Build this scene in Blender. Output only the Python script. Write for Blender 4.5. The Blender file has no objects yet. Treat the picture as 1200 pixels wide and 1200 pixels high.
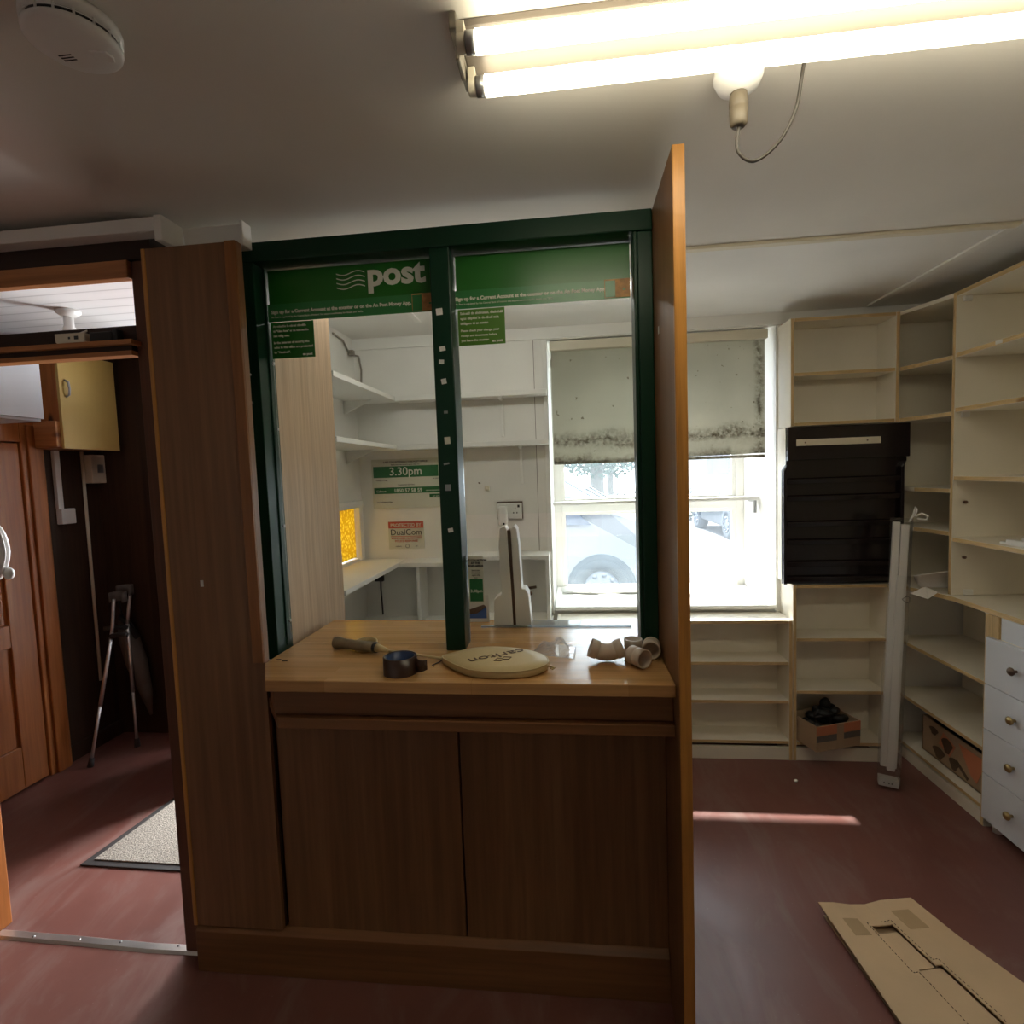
import bpy, bmesh, math, random
from mathutils import Vector, Matrix, Euler
random.seed(7)
PI = math.pi
SC = bpy.context.scene
COL = SC.collection
# ------------------------------------------------------------------ helpers
class MB:
    """collects shapes into one mesh; material slots by index"""
    def __init__(s):
        s.v = []; s.f = []; s.m = []; s.sm = []
    def add(s, vs, fs, m=0, smooth=False):
        o = len(s.v); s.v += [Vector(p) for p in vs]
        for i, f in enumerate(fs):
            s.f.append([o + k for k in f])
            s.m.append(m[i] if isinstance(m, (list, tuple)) else m); s.sm.append(smooth)
        return s
    def box(s, x0, x1, y0, y1, z0, z1, m=0, faces=None, mat=None):
        vs = [(x, y, z) for x in (x0, x1) for y in (y0, y1) for z in (z0, z1)]
        fs = [(0, 1, 3, 2), (4, 6, 7, 5), (0, 4, 5, 1), (2, 3, 7, 6), (0, 2, 6, 4), (1, 5, 7, 3)]
        keys = ['-x', '+x', '-y', '+y', '-z', '+z']
        ms = [(faces or {}).get(k, m) for k in keys]
        if mat is not None: vs = [mat @ Vector(p) for p in vs]
        return s.add(vs, fs, ms)
    def prism(s, poly, d0, d1, axis='z', m=0, mat=None, cap=None):
        """polygon in the two other axes, extruded from d0 to d1"""
        def P(a, b, d):
            return {'z': (a, b, d), 'y': (a, d, b), 'x': (d, a, b)}[axis]
        n = len(poly)
        vs = [P(a, b, d0) for a, b in poly] + [P(a, b, d1) for a, b in poly]
        fs = [tuple(range(n))[::-1], tuple(range(n, 2 * n))] + [(i, (i + 1) % n, n + (i + 1) % n, n + i) for i in range(n)]
        ms = [m if cap is None else cap] * 2 + [m] * n
        if mat is not None: vs = [mat @ Vector(p) for p in vs]
        return s.add(vs, fs, ms)
    def lathe(s, prof, n=32, m=0, mat=None, smooth=True, caps=True):
        vs = []; fs = []
        for r, z in prof:
            for k in range(n):
                a = 2 * PI * k / n
                vs.append((r * math.cos(a), r * math.sin(a), z))
        for j in range(len(prof) - 1):
            for k in range(n):
                a = j * n + k; b = j * n + (k + 1) % n
                fs.append((a, b, b + n, a + n))
        if caps:
            fs.append(tuple(range(n))[::-1]); fs.append(tuple(range((len(prof) - 1) * n, len(prof) * n)))
        if mat is not None: vs = [mat @ Vector(p) for p in vs]
        return s.add(vs, fs, m, smooth)
    def cyl(s, p0, p1, r0, r1=None, n=16, m=0, smooth=True):
        p0 = Vector(p0); p1 = Vector(p1); d = p1 - p0
        q = d.to_track_quat('Z', 'Y').to_matrix().to_4x4(); q.translation = p0
        return s.lathe([(r0, 0), (r0 if r1 is None else r1, d.length)], n, m, q, smooth)
    def tube(s, pts, r, n=10, m=0, closed=False):
        pts = [Vector(p) for p in pts]; N = len(pts); vs = []; fs = []
        t = (pts[1] - pts[0]).normalized()
        up = Vector((0, 0, 1)) if abs(t.z) < .9 else Vector((1, 0, 0))
        u = t.cross(up).normalized()
        for i, p in enumerate(pts):
            if closed: t = (pts[(i + 1) % N] - pts[i - 1]).normalized()
            else: t = (pts[min(i + 1, N - 1)] - pts[max(i - 1, 0)]).normalized()
            u = (u - t * u.dot(t)).normalized(); w = t.cross(u)
            rr = r[i] if isinstance(r, (list, tuple)) else r
            for k in range(n):
                a = 2 * PI * k / n; vs.append(p + u * math.cos(a) * rr + w * math.sin(a) * rr)
        for i in range(N if closed else N - 1):
            for k in range(n):
                a = i * n + k; b = i * n + (k + 1) % n; c = ((i + 1) % N) * n
                fs.append((a, b, c + (k + 1) % n, c + k))
        if not closed:
            fs.append(tuple(range(n))[::-1]); fs.append(tuple(range((N - 1) * n, N * n)))
        return s.add(vs, fs, m, True)
    def sphere(s, c, r, m=0, nu=16, nv=10):
        rx, ry, rz = r if isinstance(r, (tuple, list)) else (r, r, r)
        vs = []; fs = []
        for j in range(nv + 1):
            t = PI * j / nv
            for k in range(nu):
                a = 2 * PI * k / nu
                vs.append((c[0] + rx * math.sin(t) * math.cos(a), c[1] + ry * math.sin(t) * math.sin(a), c[2] + rz * math.cos(t)))
        for j in range(nv):
            for k in range(nu):
                a = j * nu + k; b = j * nu + (k + 1) % nu
                fs.append((a + nu, b + nu, b, a))
        return s.add(vs, fs, m, True)
    def text(s, body, size, o, xd=(1, 0, 0), yd=(0, 0, 1), width=None, height=None, bold=0, align='LEFT', depth=.0006, m=0, shear=0):
        cu = bpy.data.curves.new('t', 'FONT'); cu.body = body; cu.size = size; cu.align_x = align
        cu.extrude = depth; cu.offset = bold; cu.resolution_u = 3; cu.shear = shear
        ob = bpy.data.objects.new('t', cu); COL.objects.link(ob)
        dg = bpy.context.evaluated_depsgraph_get(); dg.update()
        me = bpy.data.meshes.new_from_object(ob.evaluated_get(dg))
        xs = [v.co.x for v in me.vertices]; ys = [v.co.y for v in me.vertices]
        k = width / max(1e-6, max(xs) - min(xs)) if width else 1
        ky = height / max(1e-6, max(ys) - min(ys)) if height else k
        xd = Vector(xd).normalized(); yd = Vector(yd).normalized(); zd = xd.cross(yd); o = Vector(o)
        x0 = min(xs) if width and align == 'LEFT' else 0
        vs = [o + xd * (v.co.x - x0) * k + yd * v.co.y * ky + zd * (v.co.z + depth) for v in me.vertices]
        fs = [tuple(p.vertices) for p in me.polygons]
        bpy.data.objects.remove(ob); bpy.data.curves.remove(cu); bpy.data.meshes.remove(me)
        return s.add(vs, fs, m)

def wloc(o):
    p = Vector((0, 0, 0))
    while o is not None:
        p += Vector(o.location); o = o.parent
    return p
def obj(name, mb, mats, parent=None, bevel=0, loc=None, label=None, weld=False, subsurf=0):
    if not isinstance(mats, (list, tuple)): mats = [mats]
    off = wloc(parent)
    if loc is not None: off = off + Vector(loc)
    bm = bmesh.new(); vv = [bm.verts.new(p - off) for p in mb.v]
    bm.verts.ensure_lookup_table()
    for f, m, sm in zip(mb.f, mb.m, mb.sm):
        try:
            fa = bm.faces.new([vv[i] for i in f]); fa.material_index = m; fa.smooth = sm
        except ValueError: pass
    if weld: bmesh.ops.remove_doubles(bm, verts=bm.verts, dist=1e-5)
    bmesh.ops.recalc_face_normals(bm, faces=bm.faces)
    if bevel:
        es = [e for e in bm.edges if len(e.link_faces) == 2 and e.calc_face_angle(0) > .6]
        bmesh.ops.bevel(bm, geom=es, offset=bevel, segments=2, affect='EDGES', profile=.5, clamp_overlap=True)
    me = bpy.data.meshes.new(name); bm.to_mesh(me); bm.free()
    for mt in mats: me.materials.append(mt)
    o = bpy.data.objects.new(name, me); COL.objects.link(o)
    if loc is not None: o.location = loc
    if parent is not None: o.parent = parent
    if subsurf:
        md = o.modifiers.new('sub', 'SUBSURF'); md.levels = md.render_levels = subsurf
    if label: o['label'] = label
    return o
def thing(name, label, cat, loc, rot=(0, 0, 0), group=None):
    o = bpy.data.objects.new(name, None); COL.objects.link(o); o.location = loc; o.rotation_euler = rot
    o.empty_display_size = .1
    o['label'] = label; o['category'] = cat
    if group: o['group'] = group
    return o
def tag(o, label, cat, group=None, kind=None):
    o['label'] = label; o['category'] = cat
    if group: o['group'] = group
    if kind: o['kind'] = kind
    return o
def struct(name, mb, mats, parent=None, bevel=0, label=None):
    o = obj(name, mb, mats, parent, bevel)
    if parent is None: o['kind'] = 'structure'
    if label: o['label'] = label
    return o
def dup(root, loc, rot=None, label=None):
    r = root.copy(); COL.objects.link(r); r.location = loc
    if rot is not None: r.rotation_euler = rot
    if label: r['label'] = label
    for ch in list(root.children):
        c = ch.copy(); COL.objects.link(c); c.parent = r
        for g in list(ch.children):
            d = g.copy(); COL.objects.link(d); d.parent = c
    return r
# ------------------------------------------------------------------ materials
def mat_new(name):
    m = bpy.data.materials.new(name); m.use_nodes = True
    nt = m.node_tree; b = nt.nodes['Principled BSDF']
    return m, nt, b
def ramp(nt, fac, stops):
    r = nt.nodes.new('ShaderNodeValToRGB'); e = r.color_ramp.elements
    while len(e) < len(stops): e.new(.5)
    for el, (p, c) in zip(e, stops):
        el.position = p; el.color = (*c, 1) if len(c) == 3 else c
    nt.links.new(fac, r.inputs['Fac']); return r.outputs['Color']
def coords(nt, scale=(1, 1, 1), rot=(0, 0, 0), loc=(0, 0, 0)):
    t = nt.nodes.new('ShaderNodeTexCoord'); mp = nt.nodes.new('ShaderNodeMapping')
    mp.inputs['Scale'].default_value = scale; mp.inputs['Rotation'].default_value = rot; mp.inputs['Location'].default_value = loc
    nt.links.new(t.outputs['Object'], mp.inputs['Vector']); return mp.outputs['Vector']
def noise(nt, vec, scale, detail=4, rough=.5, dist=0):
    n = nt.nodes.new('ShaderNodeTexNoise'); n.inputs['Scale'].default_value = scale
    n.inputs['Detail'].default_value = detail; n.inputs['Roughness'].default_value = rough; n.inputs['Distortion'].default_value = dist
    nt.links.new(vec, n.inputs['Vector']); return n.outputs['Fac']
def mix(nt, fac, a, b, mode='MIX'):
    n = nt.nodes.new('ShaderNodeMix'); n.data_type = 'RGBA'; n.blend_type = mode
    for s, v in (('Factor', fac), ('A', a), ('B', b)):
        idx = {'Factor': 0, 'A': 6, 'B': 7}[s]
        if isinstance(v, (float, int)): n.inputs[idx].default_value = v
        elif isinstance(v, tuple): n.inputs[idx].default_value = (*v, 1) if len(v) == 3 else v
        else: nt.links.new(v, n.inputs[idx])
    return n.outputs[2]
def bump(nt, b, h, strength=.1, dist=.01):
    n = nt.nodes.new('ShaderNodeBump'); n.inputs['Strength'].default_value = strength; n.inputs['Distance'].default_value = dist
    nt.links.new(h, n.inputs['Height']); nt.links.new(n.outputs['Normal'], b.inputs['Normal'])
def plain(name, col, rough=.5, metal=0, var=.08, vs=6, spec=None, bmp=0, bs=60):
    m, nt, b = mat_new(name)
    v = coords(nt); n = noise(nt, v, vs, 5)
    c2 = tuple(max(0, c * (1 - var)) for c in col); c1 = tuple(min(1, c * (1 + var)) for c in col)
    nt.links.new(ramp(nt, n, [(.3, c2), (.7, c1)]), b.inputs['Base Color'])
    b.inputs['Roughness'].default_value = rough; b.inputs['Metallic'].default_value = metal
    if spec is not None: b.inputs['Specular IOR Level'].default_value = spec
    if bmp: bump(nt, b, noise(nt, v, bs, 3), bmp)
    return m
def wood(name, cd, cl, axis='z', scale=14, rough=.45, stretch=.05, spec=.4, knots=0, knotcol=(.08, .02, .006)):
    m, nt, b = mat_new(name)
    sc = {'x': (stretch, 1, 1), 'y': (1, stretch, 1), 'z': (1, 1, stretch)}[axis]
    v = coords(nt, sc); n1 = noise(nt, v, scale, 6, .6, .6); n2 = noise(nt, v, scale * 6, 3, .6)
    col = ramp(nt, n1, [(.25, cd), (.55, tuple((a + c) / 2 for a, c in zip(cd, cl))), (.8, cl)])
    fine = ramp(nt, n2, [(.35, (.82, .82, .82)), (.65, (1.08, 1.08, 1.08))])
    col = mix(nt, 1.0, col, fine, 'MULTIPLY')
    if knots:
        vo = nt.nodes.new('ShaderNodeTexVoronoi'); vo.inputs['Scale'].default_value = knots
        nt.links.new(coords(nt, {'x': (.4, 1, 1), 'y': (1, .4, 1), 'z': (1, 1, .4)}[axis]), vo.inputs['Vector'])
        k = ramp(nt, vo.outputs['Distance'], [(.06, (1, 1, 1)), (.13, (0, 0, 0))])
        col = mix(nt, k, col, knotcol)
    nt.links.new(col, b.inputs['Base Color']); b.inputs['Roughness'].default_value = rough
    b.inputs['Specular IOR Level'].default_value = spec
    bump(nt, b, n2, .05, .004)
    return m
def glass_mat(name, tint=(1, 1, 1), haze=.0, gloss=.08, hazecol=(.8, .9, 1)):
    m = bpy.data.materials.new(name); m.use_nodes = True; nt = m.node_tree; nt.nodes.clear()
    out = nt.nodes.new('ShaderNodeOutputMaterial'); tr = nt.nodes.new('ShaderNodeBsdfTransparent'); tr.inputs['Color'].default_value = (*tint, 1)
    gl = nt.nodes.new('ShaderNodeBsdfGlossy'); gl.inputs['Roughness'].default_value = .02
    fr = nt.nodes.new('ShaderNodeFresnel'); fr.inputs['IOR'].default_value = 1.45
    ml = nt.nodes.new('ShaderNodeMath'); ml.operation = 'MULTIPLY'; ml.inputs[1].default_value = gloss * 10
    nt.links.new(fr.outputs[0], ml.inputs[0])
    mx = nt.nodes.new('ShaderNodeMixShader'); nt.links.new(ml.outputs[0], mx.inputs[0]); nt.links.new(tr.outputs[0], mx.inputs[1]); nt.links.new(gl.outputs[0], mx.inputs[2])
    last = mx.outputs[0]
    if haze:
        df = nt.nodes.new('ShaderNodeBsdfTranslucent'); df.inputs['Color'].default_value = (*hazecol, 1)
        m2 = nt.nodes.new('ShaderNodeMixShader'); m2.inputs[0].default_value = haze
        nt.links.new(last, m2.inputs[1]); nt.links.new(df.outputs[0], m2.inputs[2]); last = m2.outputs[0]
    nt.links.new(last, out.inputs['Surface']); return m
def emit(name, col, s):
    m, nt, b = mat_new(name); b.inputs['Base Color'].default_value = (.9, .9, .85, 1)
    b.inputs['Emission Color'].default_value = (*col, 1); b.inputs['Emission Strength'].default_value = s; return m

M = {}
M['oak'] = wood('oak_laminate', (.178, .080, .032), (.29, .148, .065), 'z', 9, .42, .035)
M['oak_h'] = wood('oak_rail', (.17, .07, .025), (.28, .13, .05), 'x', 9, .42, .035)
M['amber'] = wood('amber_lipping', (.42, .18, .035), (.62, .30, .07), 'z', 16, .35)
M['lip'] = wood('red_oak_lipping', (.22, .085, .022), (.36, .15, .045), 'z', 12, .4)
M['oak_pale'] = wood('pale_oak', (.46, .31, .19), (.60, .43, .29), 'z', 10, .5, .035)
M['pine'] = wood('pine_edge', (.58, .40, .18), (.74, .55, .30), 'x', 18, .5, .08, knots=9, knotcol=(.30, .15, .05))
M['pine_y'] = wood('pine_edge_y', (.58, .40, .18), (.74, .55, .30), 'y', 18, .5, .08, knots=9, knotcol=(.30, .15, .05))
M['pine_z'] = wood('pine_edge_z', (.58, .40, .18), (.74, .55, .30), 'z', 18, .5, .08, knots=7, knotcol=(.30, .15, .05))
M['pine_red'] = wood('varnished_pine', (.34, .10, .022), (.50, .19, .05), 'z', 10, .35, .05, knots=6, knotcol=(.07, .02, .008))
M['pine_redh'] = wood('varnished_pine_h', (.36, .13, .04), (.55, .25, .09), 'x', 10, .4, .05, knots=5, knotcol=(.10, .03, .01))
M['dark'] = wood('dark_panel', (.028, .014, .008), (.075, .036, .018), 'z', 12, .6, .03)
M['dark_h'] = wood('dark_board', (.022, .010, .006), (.05, .024, .012), 'x', 12, .6, .03)
M['dark_red'] = wood('dark_stain', (.09, .03, .012), (.15, .055, .022), 'z', 12, .5, .04)
M['green'] = plain('green_paint', (.0035, .032, .015), .38, 0, .06, 5, spec=.3)
M['green_in'] = M['green']
M['sign_dark'] = plain('sign_green', (.018, .155, .018), .3, 0, .03, 3)
M['sign_mid'] = plain('sign_strip_green', (.035, .21, .060), .3, 0, .03, 3)
M['sign_olive'] = plain('notice_green', (.075, .21, .015), .4, 0, .03, 3)
M['letter'] = plain('letter_white', (.75, .76, .66), .5, 0, .02)
M['white'] = plain('white_paint', (.84, .83, .79), .5, 0, .03, 4)
M['wall'] = plain('wall_white', (.84, .825, .785), .65, 0, .05, 3, bmp=.08, bs=40)
M['ceil'] = plain('ceiling_white', (.80, .785, .75), .75, 0, .04, 2.5, bmp=.12, bs=7)
M['ceil_shop'] = plain('ceiling_shaded_white', (.70, .665, .605), .75, 0, .06, 1.4, bmp=.15, bs=6)  # ceiling white darkened to carry the dimmer light over the shop
M['ivory'] = plain('shelf_ivory', (.83, .78, .66), .5, 0, .04, 4)
M['lamin'] = plain('drawer_white', (.72, .75, .80), .35, 0, .02, 4)
M['plastic'] = plain('white_plastic', (.80, .79, .76), .35, 0, .03)
M['cream'] = plain('cream_plastic', (.72, .66, .52), .4, 0, .04)
M['yellowcab'] = plain('yellow_lacquer', (.50, .34, .10), .45, 0, .06, 5)
M['blackpl'] = plain('black_rack', (.011, .006, .0065), .22, 0, .15, 5)
M['black'] = plain('black_matt', (.012, .012, .012), .55, 0, .1)
M['grey'] = plain('grey_metal', (.35, .35, .35), .35, .7, .06)
M['alu'] = plain('aluminium', (.78, .76, .74), .3, .9, .05)
M['brass'] = plain('brass', (.50, .36, .16), .3, .9, .08)
M['bronze'] = plain('bronze', (.16, .11, .08), .35, .8, .08)
M['card'] = plain('cardboard', (.64, .45, .265), .7, 0, .07, 5)
M['card_d'] = plain('cardboard_back', (.42, .30, .19), .75, 0, .07, 5)
M['tape_clear'] = plain('packing_tape', (.50, .35, .20), .12, 0, .04)
M['pipe'] = plain('beige_pvc', (.62, .52, .41), .4, 0, .03)
M['cover'] = plain('racket_cover', (.60, .47, .24), .55, 0, .06, 8)
M['grip'] = plain('racket_grip', (.22, .17, .10), .6, 0, .15, 30)
M['tapebrown'] = plain('brown_tape', (.045, .022, .014), .3, 0, .1)
M['tapeblue'] = plain('blue_core', (.03, .06, .16), .35, 0, .25, 60)
M['paper'] = plain('paper', (.74, .73, .70), .6, 0, .02)
M['paper_cream'] = plain('notice_paper', (.66, .66, .56), .6, 0, .03)
M['red'] = plain('red_print', (.55, .09, .05), .5, 0, .05)
M['orange'] = plain('orange_print', (.60, .22, .11), .6, 0, .08)
M['inkblack'] = plain('ink', (.03, .03, .03), .6, 0, .05)
M['ink_brown'] = plain('ink_brown', (.12, .07, .04), .7, 0, .05)
M['greenprint'] = plain('green_print', (.015, .15, .04), .45, 0, .04)
M['blueprint'] = plain('blue_print', (.04, .12, .40), .5, 0, .1)
M['photo_tan'] = plain('tan_print', (.50, .26, .08), .5, 0, .3, 60)
M['rubber'] = plain('rubber', (.035, .03, .028), .7, 0, .1)
M['greycloth'] = plain('umbrella_cloth', (.13, .11, .095), .6, 0, .15)
M['tyre'] = plain('tyre', (.022, .032, .042), .7, 0, .1)
M['carwhite'] = plain('car_white', (.115, .127, .138), .3, 0, .02)
M['carblue'] = plain('car_silver_blue', (.035, .045, .060), .3, 0, .03)
M['carglass'] = plain('car_glass', (.018, .032, .055), .25, 0, .1)
M['carlamp'] = plain('car_lamp', (.08, .095, .12), .3, 0, .1)
M['grass'] = plain('grass', (.042, .058, .026), .8, 0, .3, 3)
M['leaf'] = plain('leaf', (.022, .040, .030), .7, 0, .5, 4)
M['hedge'] = plain('hedge_leaf', (.025, .03, .027), .8, 0, .5, 12)
M['bark'] = plain('bark', (.06, .055, .05), .9, 0, .3, 8)
M['render_w'] = plain('house_wall', (.085, .088, .092), .8, 0, .05)
M['slate'] = plain('roof_slate', (.05, .055, .065), .8, 0, .1)
M['tarmac'] = plain('parking_ground', (.030, .033, .037), .85, 0, .12, 2)
M['line'] = plain('road_paint', (.12, .12, .12), .7)
M['lampplastic'] = plain('lampholder_plastic', (.16, .13, .09), .5, 0, .05)
M['cable'] = plain('cable_brown', (.045, .036, .028), .5, 0, .05)
M['tube'] = emit('fluorescent_tube', (1.0, .92, .70), 6)
M['tube_cool'] = emit('office_fill_tube', (1.0, .97, .90), 7.5)  # tube of the added office fill lamp
M['batten'] = plain('batten_enamel', (.17, .142, .115), .4, 0, .04)
M['galv'] = plain('worn_plate', (.30, .27, .22), .5, .3, .2, 20)
M['glass'] = glass_mat('screen_glass', (.975, .99, .98), 0, .03)
M['winglass'] = glass_mat('window_glass', (.97, .985, 1), .03, .05)
M['clear'] = glass_mat('clear_bag', (.985, .985, .99), .10, .05, (.95, .96, 1))
M['wrap'] = glass_mat('clear_wrap', (.98, .98, .98), .07, .06, (.95, .95, .95))
M['folder'] = glass_mat('clear_folder', (.90, .95, .98), .35, .08, (.8, .9, 1))

def floor_mat():
    m, nt, b = mat_new('red_lino')
    v = coords(nt); n1 = noise(nt, v, 1.6, 6, .6); n2 = noise(nt, coords(nt, (1, .35, 1)), 5, 6, .65, 1.2); n3 = noise(nt, v, 90, 2)
    c = ramp(nt, n1, [(.3, (.165, .062, .049)), (.7, (.225, .093, .074))])
    c = mix(nt, ramp(nt, n2, [(.48, (0, 0, 0)), (.78, (.85, .85, .85))]), c, (.27, .18, .155))
    c = mix(nt, ramp(nt, n3, [(.74, (0, 0, 0)), (.78, (.5, .5, .5))]), c, (.40, .33, .30))
    nt.links.new(c, b.inputs['Base Color'])
    nt.links.new(ramp(nt, n2, [(.3, (.30, .30, .30)), (.75, (.52, .52, .52))]), b.inputs['Roughness'])
    b.inputs['Specular IOR Level'].default_value = .55
    bump(nt, b, n2, .06, .01); return m
M['floor'] = floor_mat()
def block_mat():
    m, nt, b = mat_new('beech_block')
    br = nt.nodes.new('ShaderNodeTexBrick')
    nt.links.new(coords(nt, (1, 1, 1), (0, 0, 0), (.2, 0, 0)), br.inputs['Vector'])
    br.inputs['Scale'].default_value = 1; br.inputs['Brick Width'].default_value = .42; br.inputs['Row Height'].default_value = .042
    br.inputs['Mortar Size'].default_value = .0004; br.offset = .37
    br.inputs['Color1'].default_value = (.47, .245, .085, 1); br.inputs['Color2'].default_value = (.58, .33, .13, 1); br.inputs['Mortar'].default_value = (.36, .18, .06, 1)
    g = ramp(nt, noise(nt, coords(nt, (.06, 1, 1)), 60, 4), [(.3, (.82, .82, .82)), (.7, (1.1, 1.1, 1.1))])
    nt.links.new(mix(nt, 1.0, br.outputs['Color'], g, 'MULTIPLY'), b.inputs['Base Color'])
    b.inputs['Roughness'].default_value = .22; b.inputs['Specular IOR Level'].default_value = .6; return m
M['block'] = block_mat()
def board_mat():
    m, nt, b = mat_new('white_boarding')
    w = nt.nodes.new('ShaderNodeTexWave'); w.wave_type = 'BANDS'; w.bands_direction = 'Y'; w.inputs['Scale'].default_value = 3.2
    nt.links.new(coords(nt), w.inputs['Vector'])
    c = ramp(nt, w.outputs['Color'], [(.0, (.52, .51, .50)), (.05, (.74, .73, .72)), (1, (.76, .75, .74))])
    nt.links.new(c, b.inputs['Base Color']); b.inputs['Roughness'].default_value = .5; return m
M['boarding'] = board_mat()
def blind_mat():
    m = bpy.data.materials.new('stained_blind'); m.use_nodes = True; nt = m.node_tree; b = nt.nodes['Principled BSDF']
    v = coords(nt); sx = nt.nodes.new('ShaderNodeSeparateXYZ'); nt.links.new(v, sx.inputs[0])
    base = ramp(nt, noise(nt, v, 3, 4), [(.3, (.43, .41, .345)), (.7, (.50, .475, .40))])
    specks = ramp(nt, noise(nt, v, 34, 2), [(.70, (0, 0, 0)), (.74, (.8, .8, .8))])
    c = mix(nt, specks, base, (.16, .13, .09))
    def mth(op, a, bb):
        n = nt.nodes.new('ShaderNodeMath'); n.operation = op
        for i, x in enumerate((a, bb)):
            if isinstance(x, (int, float)): n.inputs[i].default_value = x
            else: nt.links.new(x, n.inputs[i])
        return n.outputs[0]
    # tide-mark of mould low on the cloth (object z 0 = bottom hem) and a mould line near the right edge
    zz = mth('ADD', sx.outputs['Z'], mth('MULTIPLY', noise(nt, v, 6, 5), .16))
    band = ramp(nt, zz, [(.085, (.75, .75, .75)), (.13, (.05, .05, .05)), (.165, (.15, .15, .15)), (.20, (.9, .9, .9)), (.27, (0, 0, 0))])
    grit = ramp(nt, noise(nt, v, 42, 4, .7), [(.36, (0, 0, 0)), (.60, (1, 1, 1))])
    c = mix(nt, mth('MULTIPLY', band, grit), c, (.14, .115, .085))
    xx = mth('ADD', sx.outputs['X'], mth('MULTIPLY', noise(nt, v, 9, 4), .05))
    d = mth('ABSOLUTE', mth('SUBTRACT', xx, 1.088), 0)
    eg = ramp(nt, d, [(.0, (.85, .85, .85)), (.035, (0, 0, 0))])
    c = mix(nt, mth('MULTIPLY', eg, grit), c, (.12, .10, .07))
    nt.links.new(c, b.inputs['Base Color']); b.inputs['Roughness'].default_value = .8
    out = nt.nodes['Material Output']; t = nt.nodes.new('ShaderNodeBsdfTranslucent'); nt.links.new(c, t.inputs['Color'])
    mx = nt.nodes.new('ShaderNodeMixShader'); mx.inputs[0].default_value = .75
    nt.links.new(b.outputs[0], mx.inputs[1]); nt.links.new(t.outputs[0], mx.inputs[2]); nt.links.new(mx.outputs[0], out.inputs['Surface'])
    return m
M['blind'] = blind_mat()
def amber_mat():
    m = bpy.data.materials.new('amber_glass'); m.use_nodes = True; nt = m.node_tree; b = nt.nodes['Principled BSDF']
    v = coords(nt); vo = nt.nodes.new('ShaderNodeTexVoronoi'); vo.inputs['Scale'].default_value = 55; nt.links.new(v, vo.inputs['Vector'])
    c = ramp(nt, vo.outputs['Distance'], [(.1, (1, .86, .20)), (.55, (.55, .38, .03))])
    nt.links.new(c, b.inputs['Base Color']); b.inputs['Roughness'].default_value = .15
    t = nt.nodes.new('ShaderNodeBsdfTranslucent'); nt.links.new(c, t.inputs['Color'])
    mx = nt.nodes.new('ShaderNodeMixShader'); mx.inputs[0].default_value = .8
    nt.links.new(b.outputs[0], mx.inputs[1]); nt.links.new(t.outputs[0], mx.inputs[2])
    bump(nt, b, vo.outputs['Distance'], .5, .004)
    nt.links.new(mx.outputs[0], nt.nodes['Material Output'].inputs['Surface']); return m
M['amberglass'] = amber_mat()
def mat_rug():
    m, nt, b = mat_new('door_mat')
    v = coords(nt); n = noise(nt, v, 160, 2, .7)
    nt.links.new(ramp(nt, n, [(.35, (.13, .11, .09)), (.65, (.46, .41, .34))]), b.inputs['Base Color']); b.inputs['Roughness'].default_value = .95
    bump(nt, b, n, .8, .006); return m
M['rug'] = mat_rug()

# ------------------------------------------------------------------ camera
H = 1.6
def cam():
    y, p, r = math.radians(-6.3), math.radians(-3.96), math.radians(-2.02)
    F = Vector((math.sin(y) * math.cos(p), math.cos(y) * math.cos(p), math.sin(p)))
    Rt = Vector((math.cos(y), -math.sin(y), 0)); U = Rt.cross(F)
    R2 = Rt * math.cos(r) + U * math.sin(r); U2 = U * math.cos(r) - Rt * math.sin(r)
    m = Matrix.Identity(4)
    for i in range(3):
        m[i][0] = R2[i]; m[i][1] = U2[i]; m[i][2] = -F[i]; m[i][3] = (0, 0, H)[i]
    c = bpy.data.cameras.new('camera'); c.sensor_width = 36; c.lens = 36 * 640 / 1200; c.clip_start = .02
    o = bpy.data.objects.new('camera', c); COL.objects.link(o); o.matrix_world = m; SC.camera = o
cam()
# ------------------------------------------------------------------ room shell
CZ = 2.43
XL, XR, YF, YB, YO = -3.0, 2.12, -2.4, 3.2, 3.8
b = MB().box(XL - .1, XR + .1, YF - .1, YO + .04, -.1, 0); struct('floor', b, M['floor'])
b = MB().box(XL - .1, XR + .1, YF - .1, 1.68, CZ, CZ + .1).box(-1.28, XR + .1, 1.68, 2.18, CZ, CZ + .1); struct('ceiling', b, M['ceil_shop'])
b = MB().box(-1.28, XR + .1, 2.1801, YO, CZ, CZ + .1); struct('ceiling_back', b, M['ceil'])
b = MB().box(XL - .1, -1.28, 1.68, YO, CZ, CZ + .1); struct('ceiling_hall', b, M['boarding'])
b = MB().box(XL - .1, XL, YF - .1, YO, 0, CZ); struct('wall_left', b, M['wall'])
b = MB().box(XR, XR + .1, YF - .1, YO, 0, CZ); struct('wall_right', b, M['wall'])
b = MB().box(XL, XR, YF - .1, YF, 0, CZ); struct('wall_front', b, M['wall'])
# thick back wall with window and front door openings
WX0, WX1, WZ0, WZ1 = -.12, 1.13, .79, 2.36
DX0, DX1, DZ1 = -2.12, -1.31, 2.08
b = MB()
b.box(XL, DX0, YB, YO, 0, CZ).box(DX0, DX1, YB, YO, DZ1, CZ).prism([(DX1, YB), (WX0, YB), (WX0, YO), (-.98, YO)], 0, DZ1, 'z').box(DX1, WX0, YB, YO, DZ1, CZ)
b.box(WX0, WX1, YB, YO, 0, WZ0).box(WX0, WX1, YB, YO, WZ1, CZ).box(WX1, XR, YB, YO, 0, CZ)
struct('wall_back', b, M['wall'])
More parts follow.
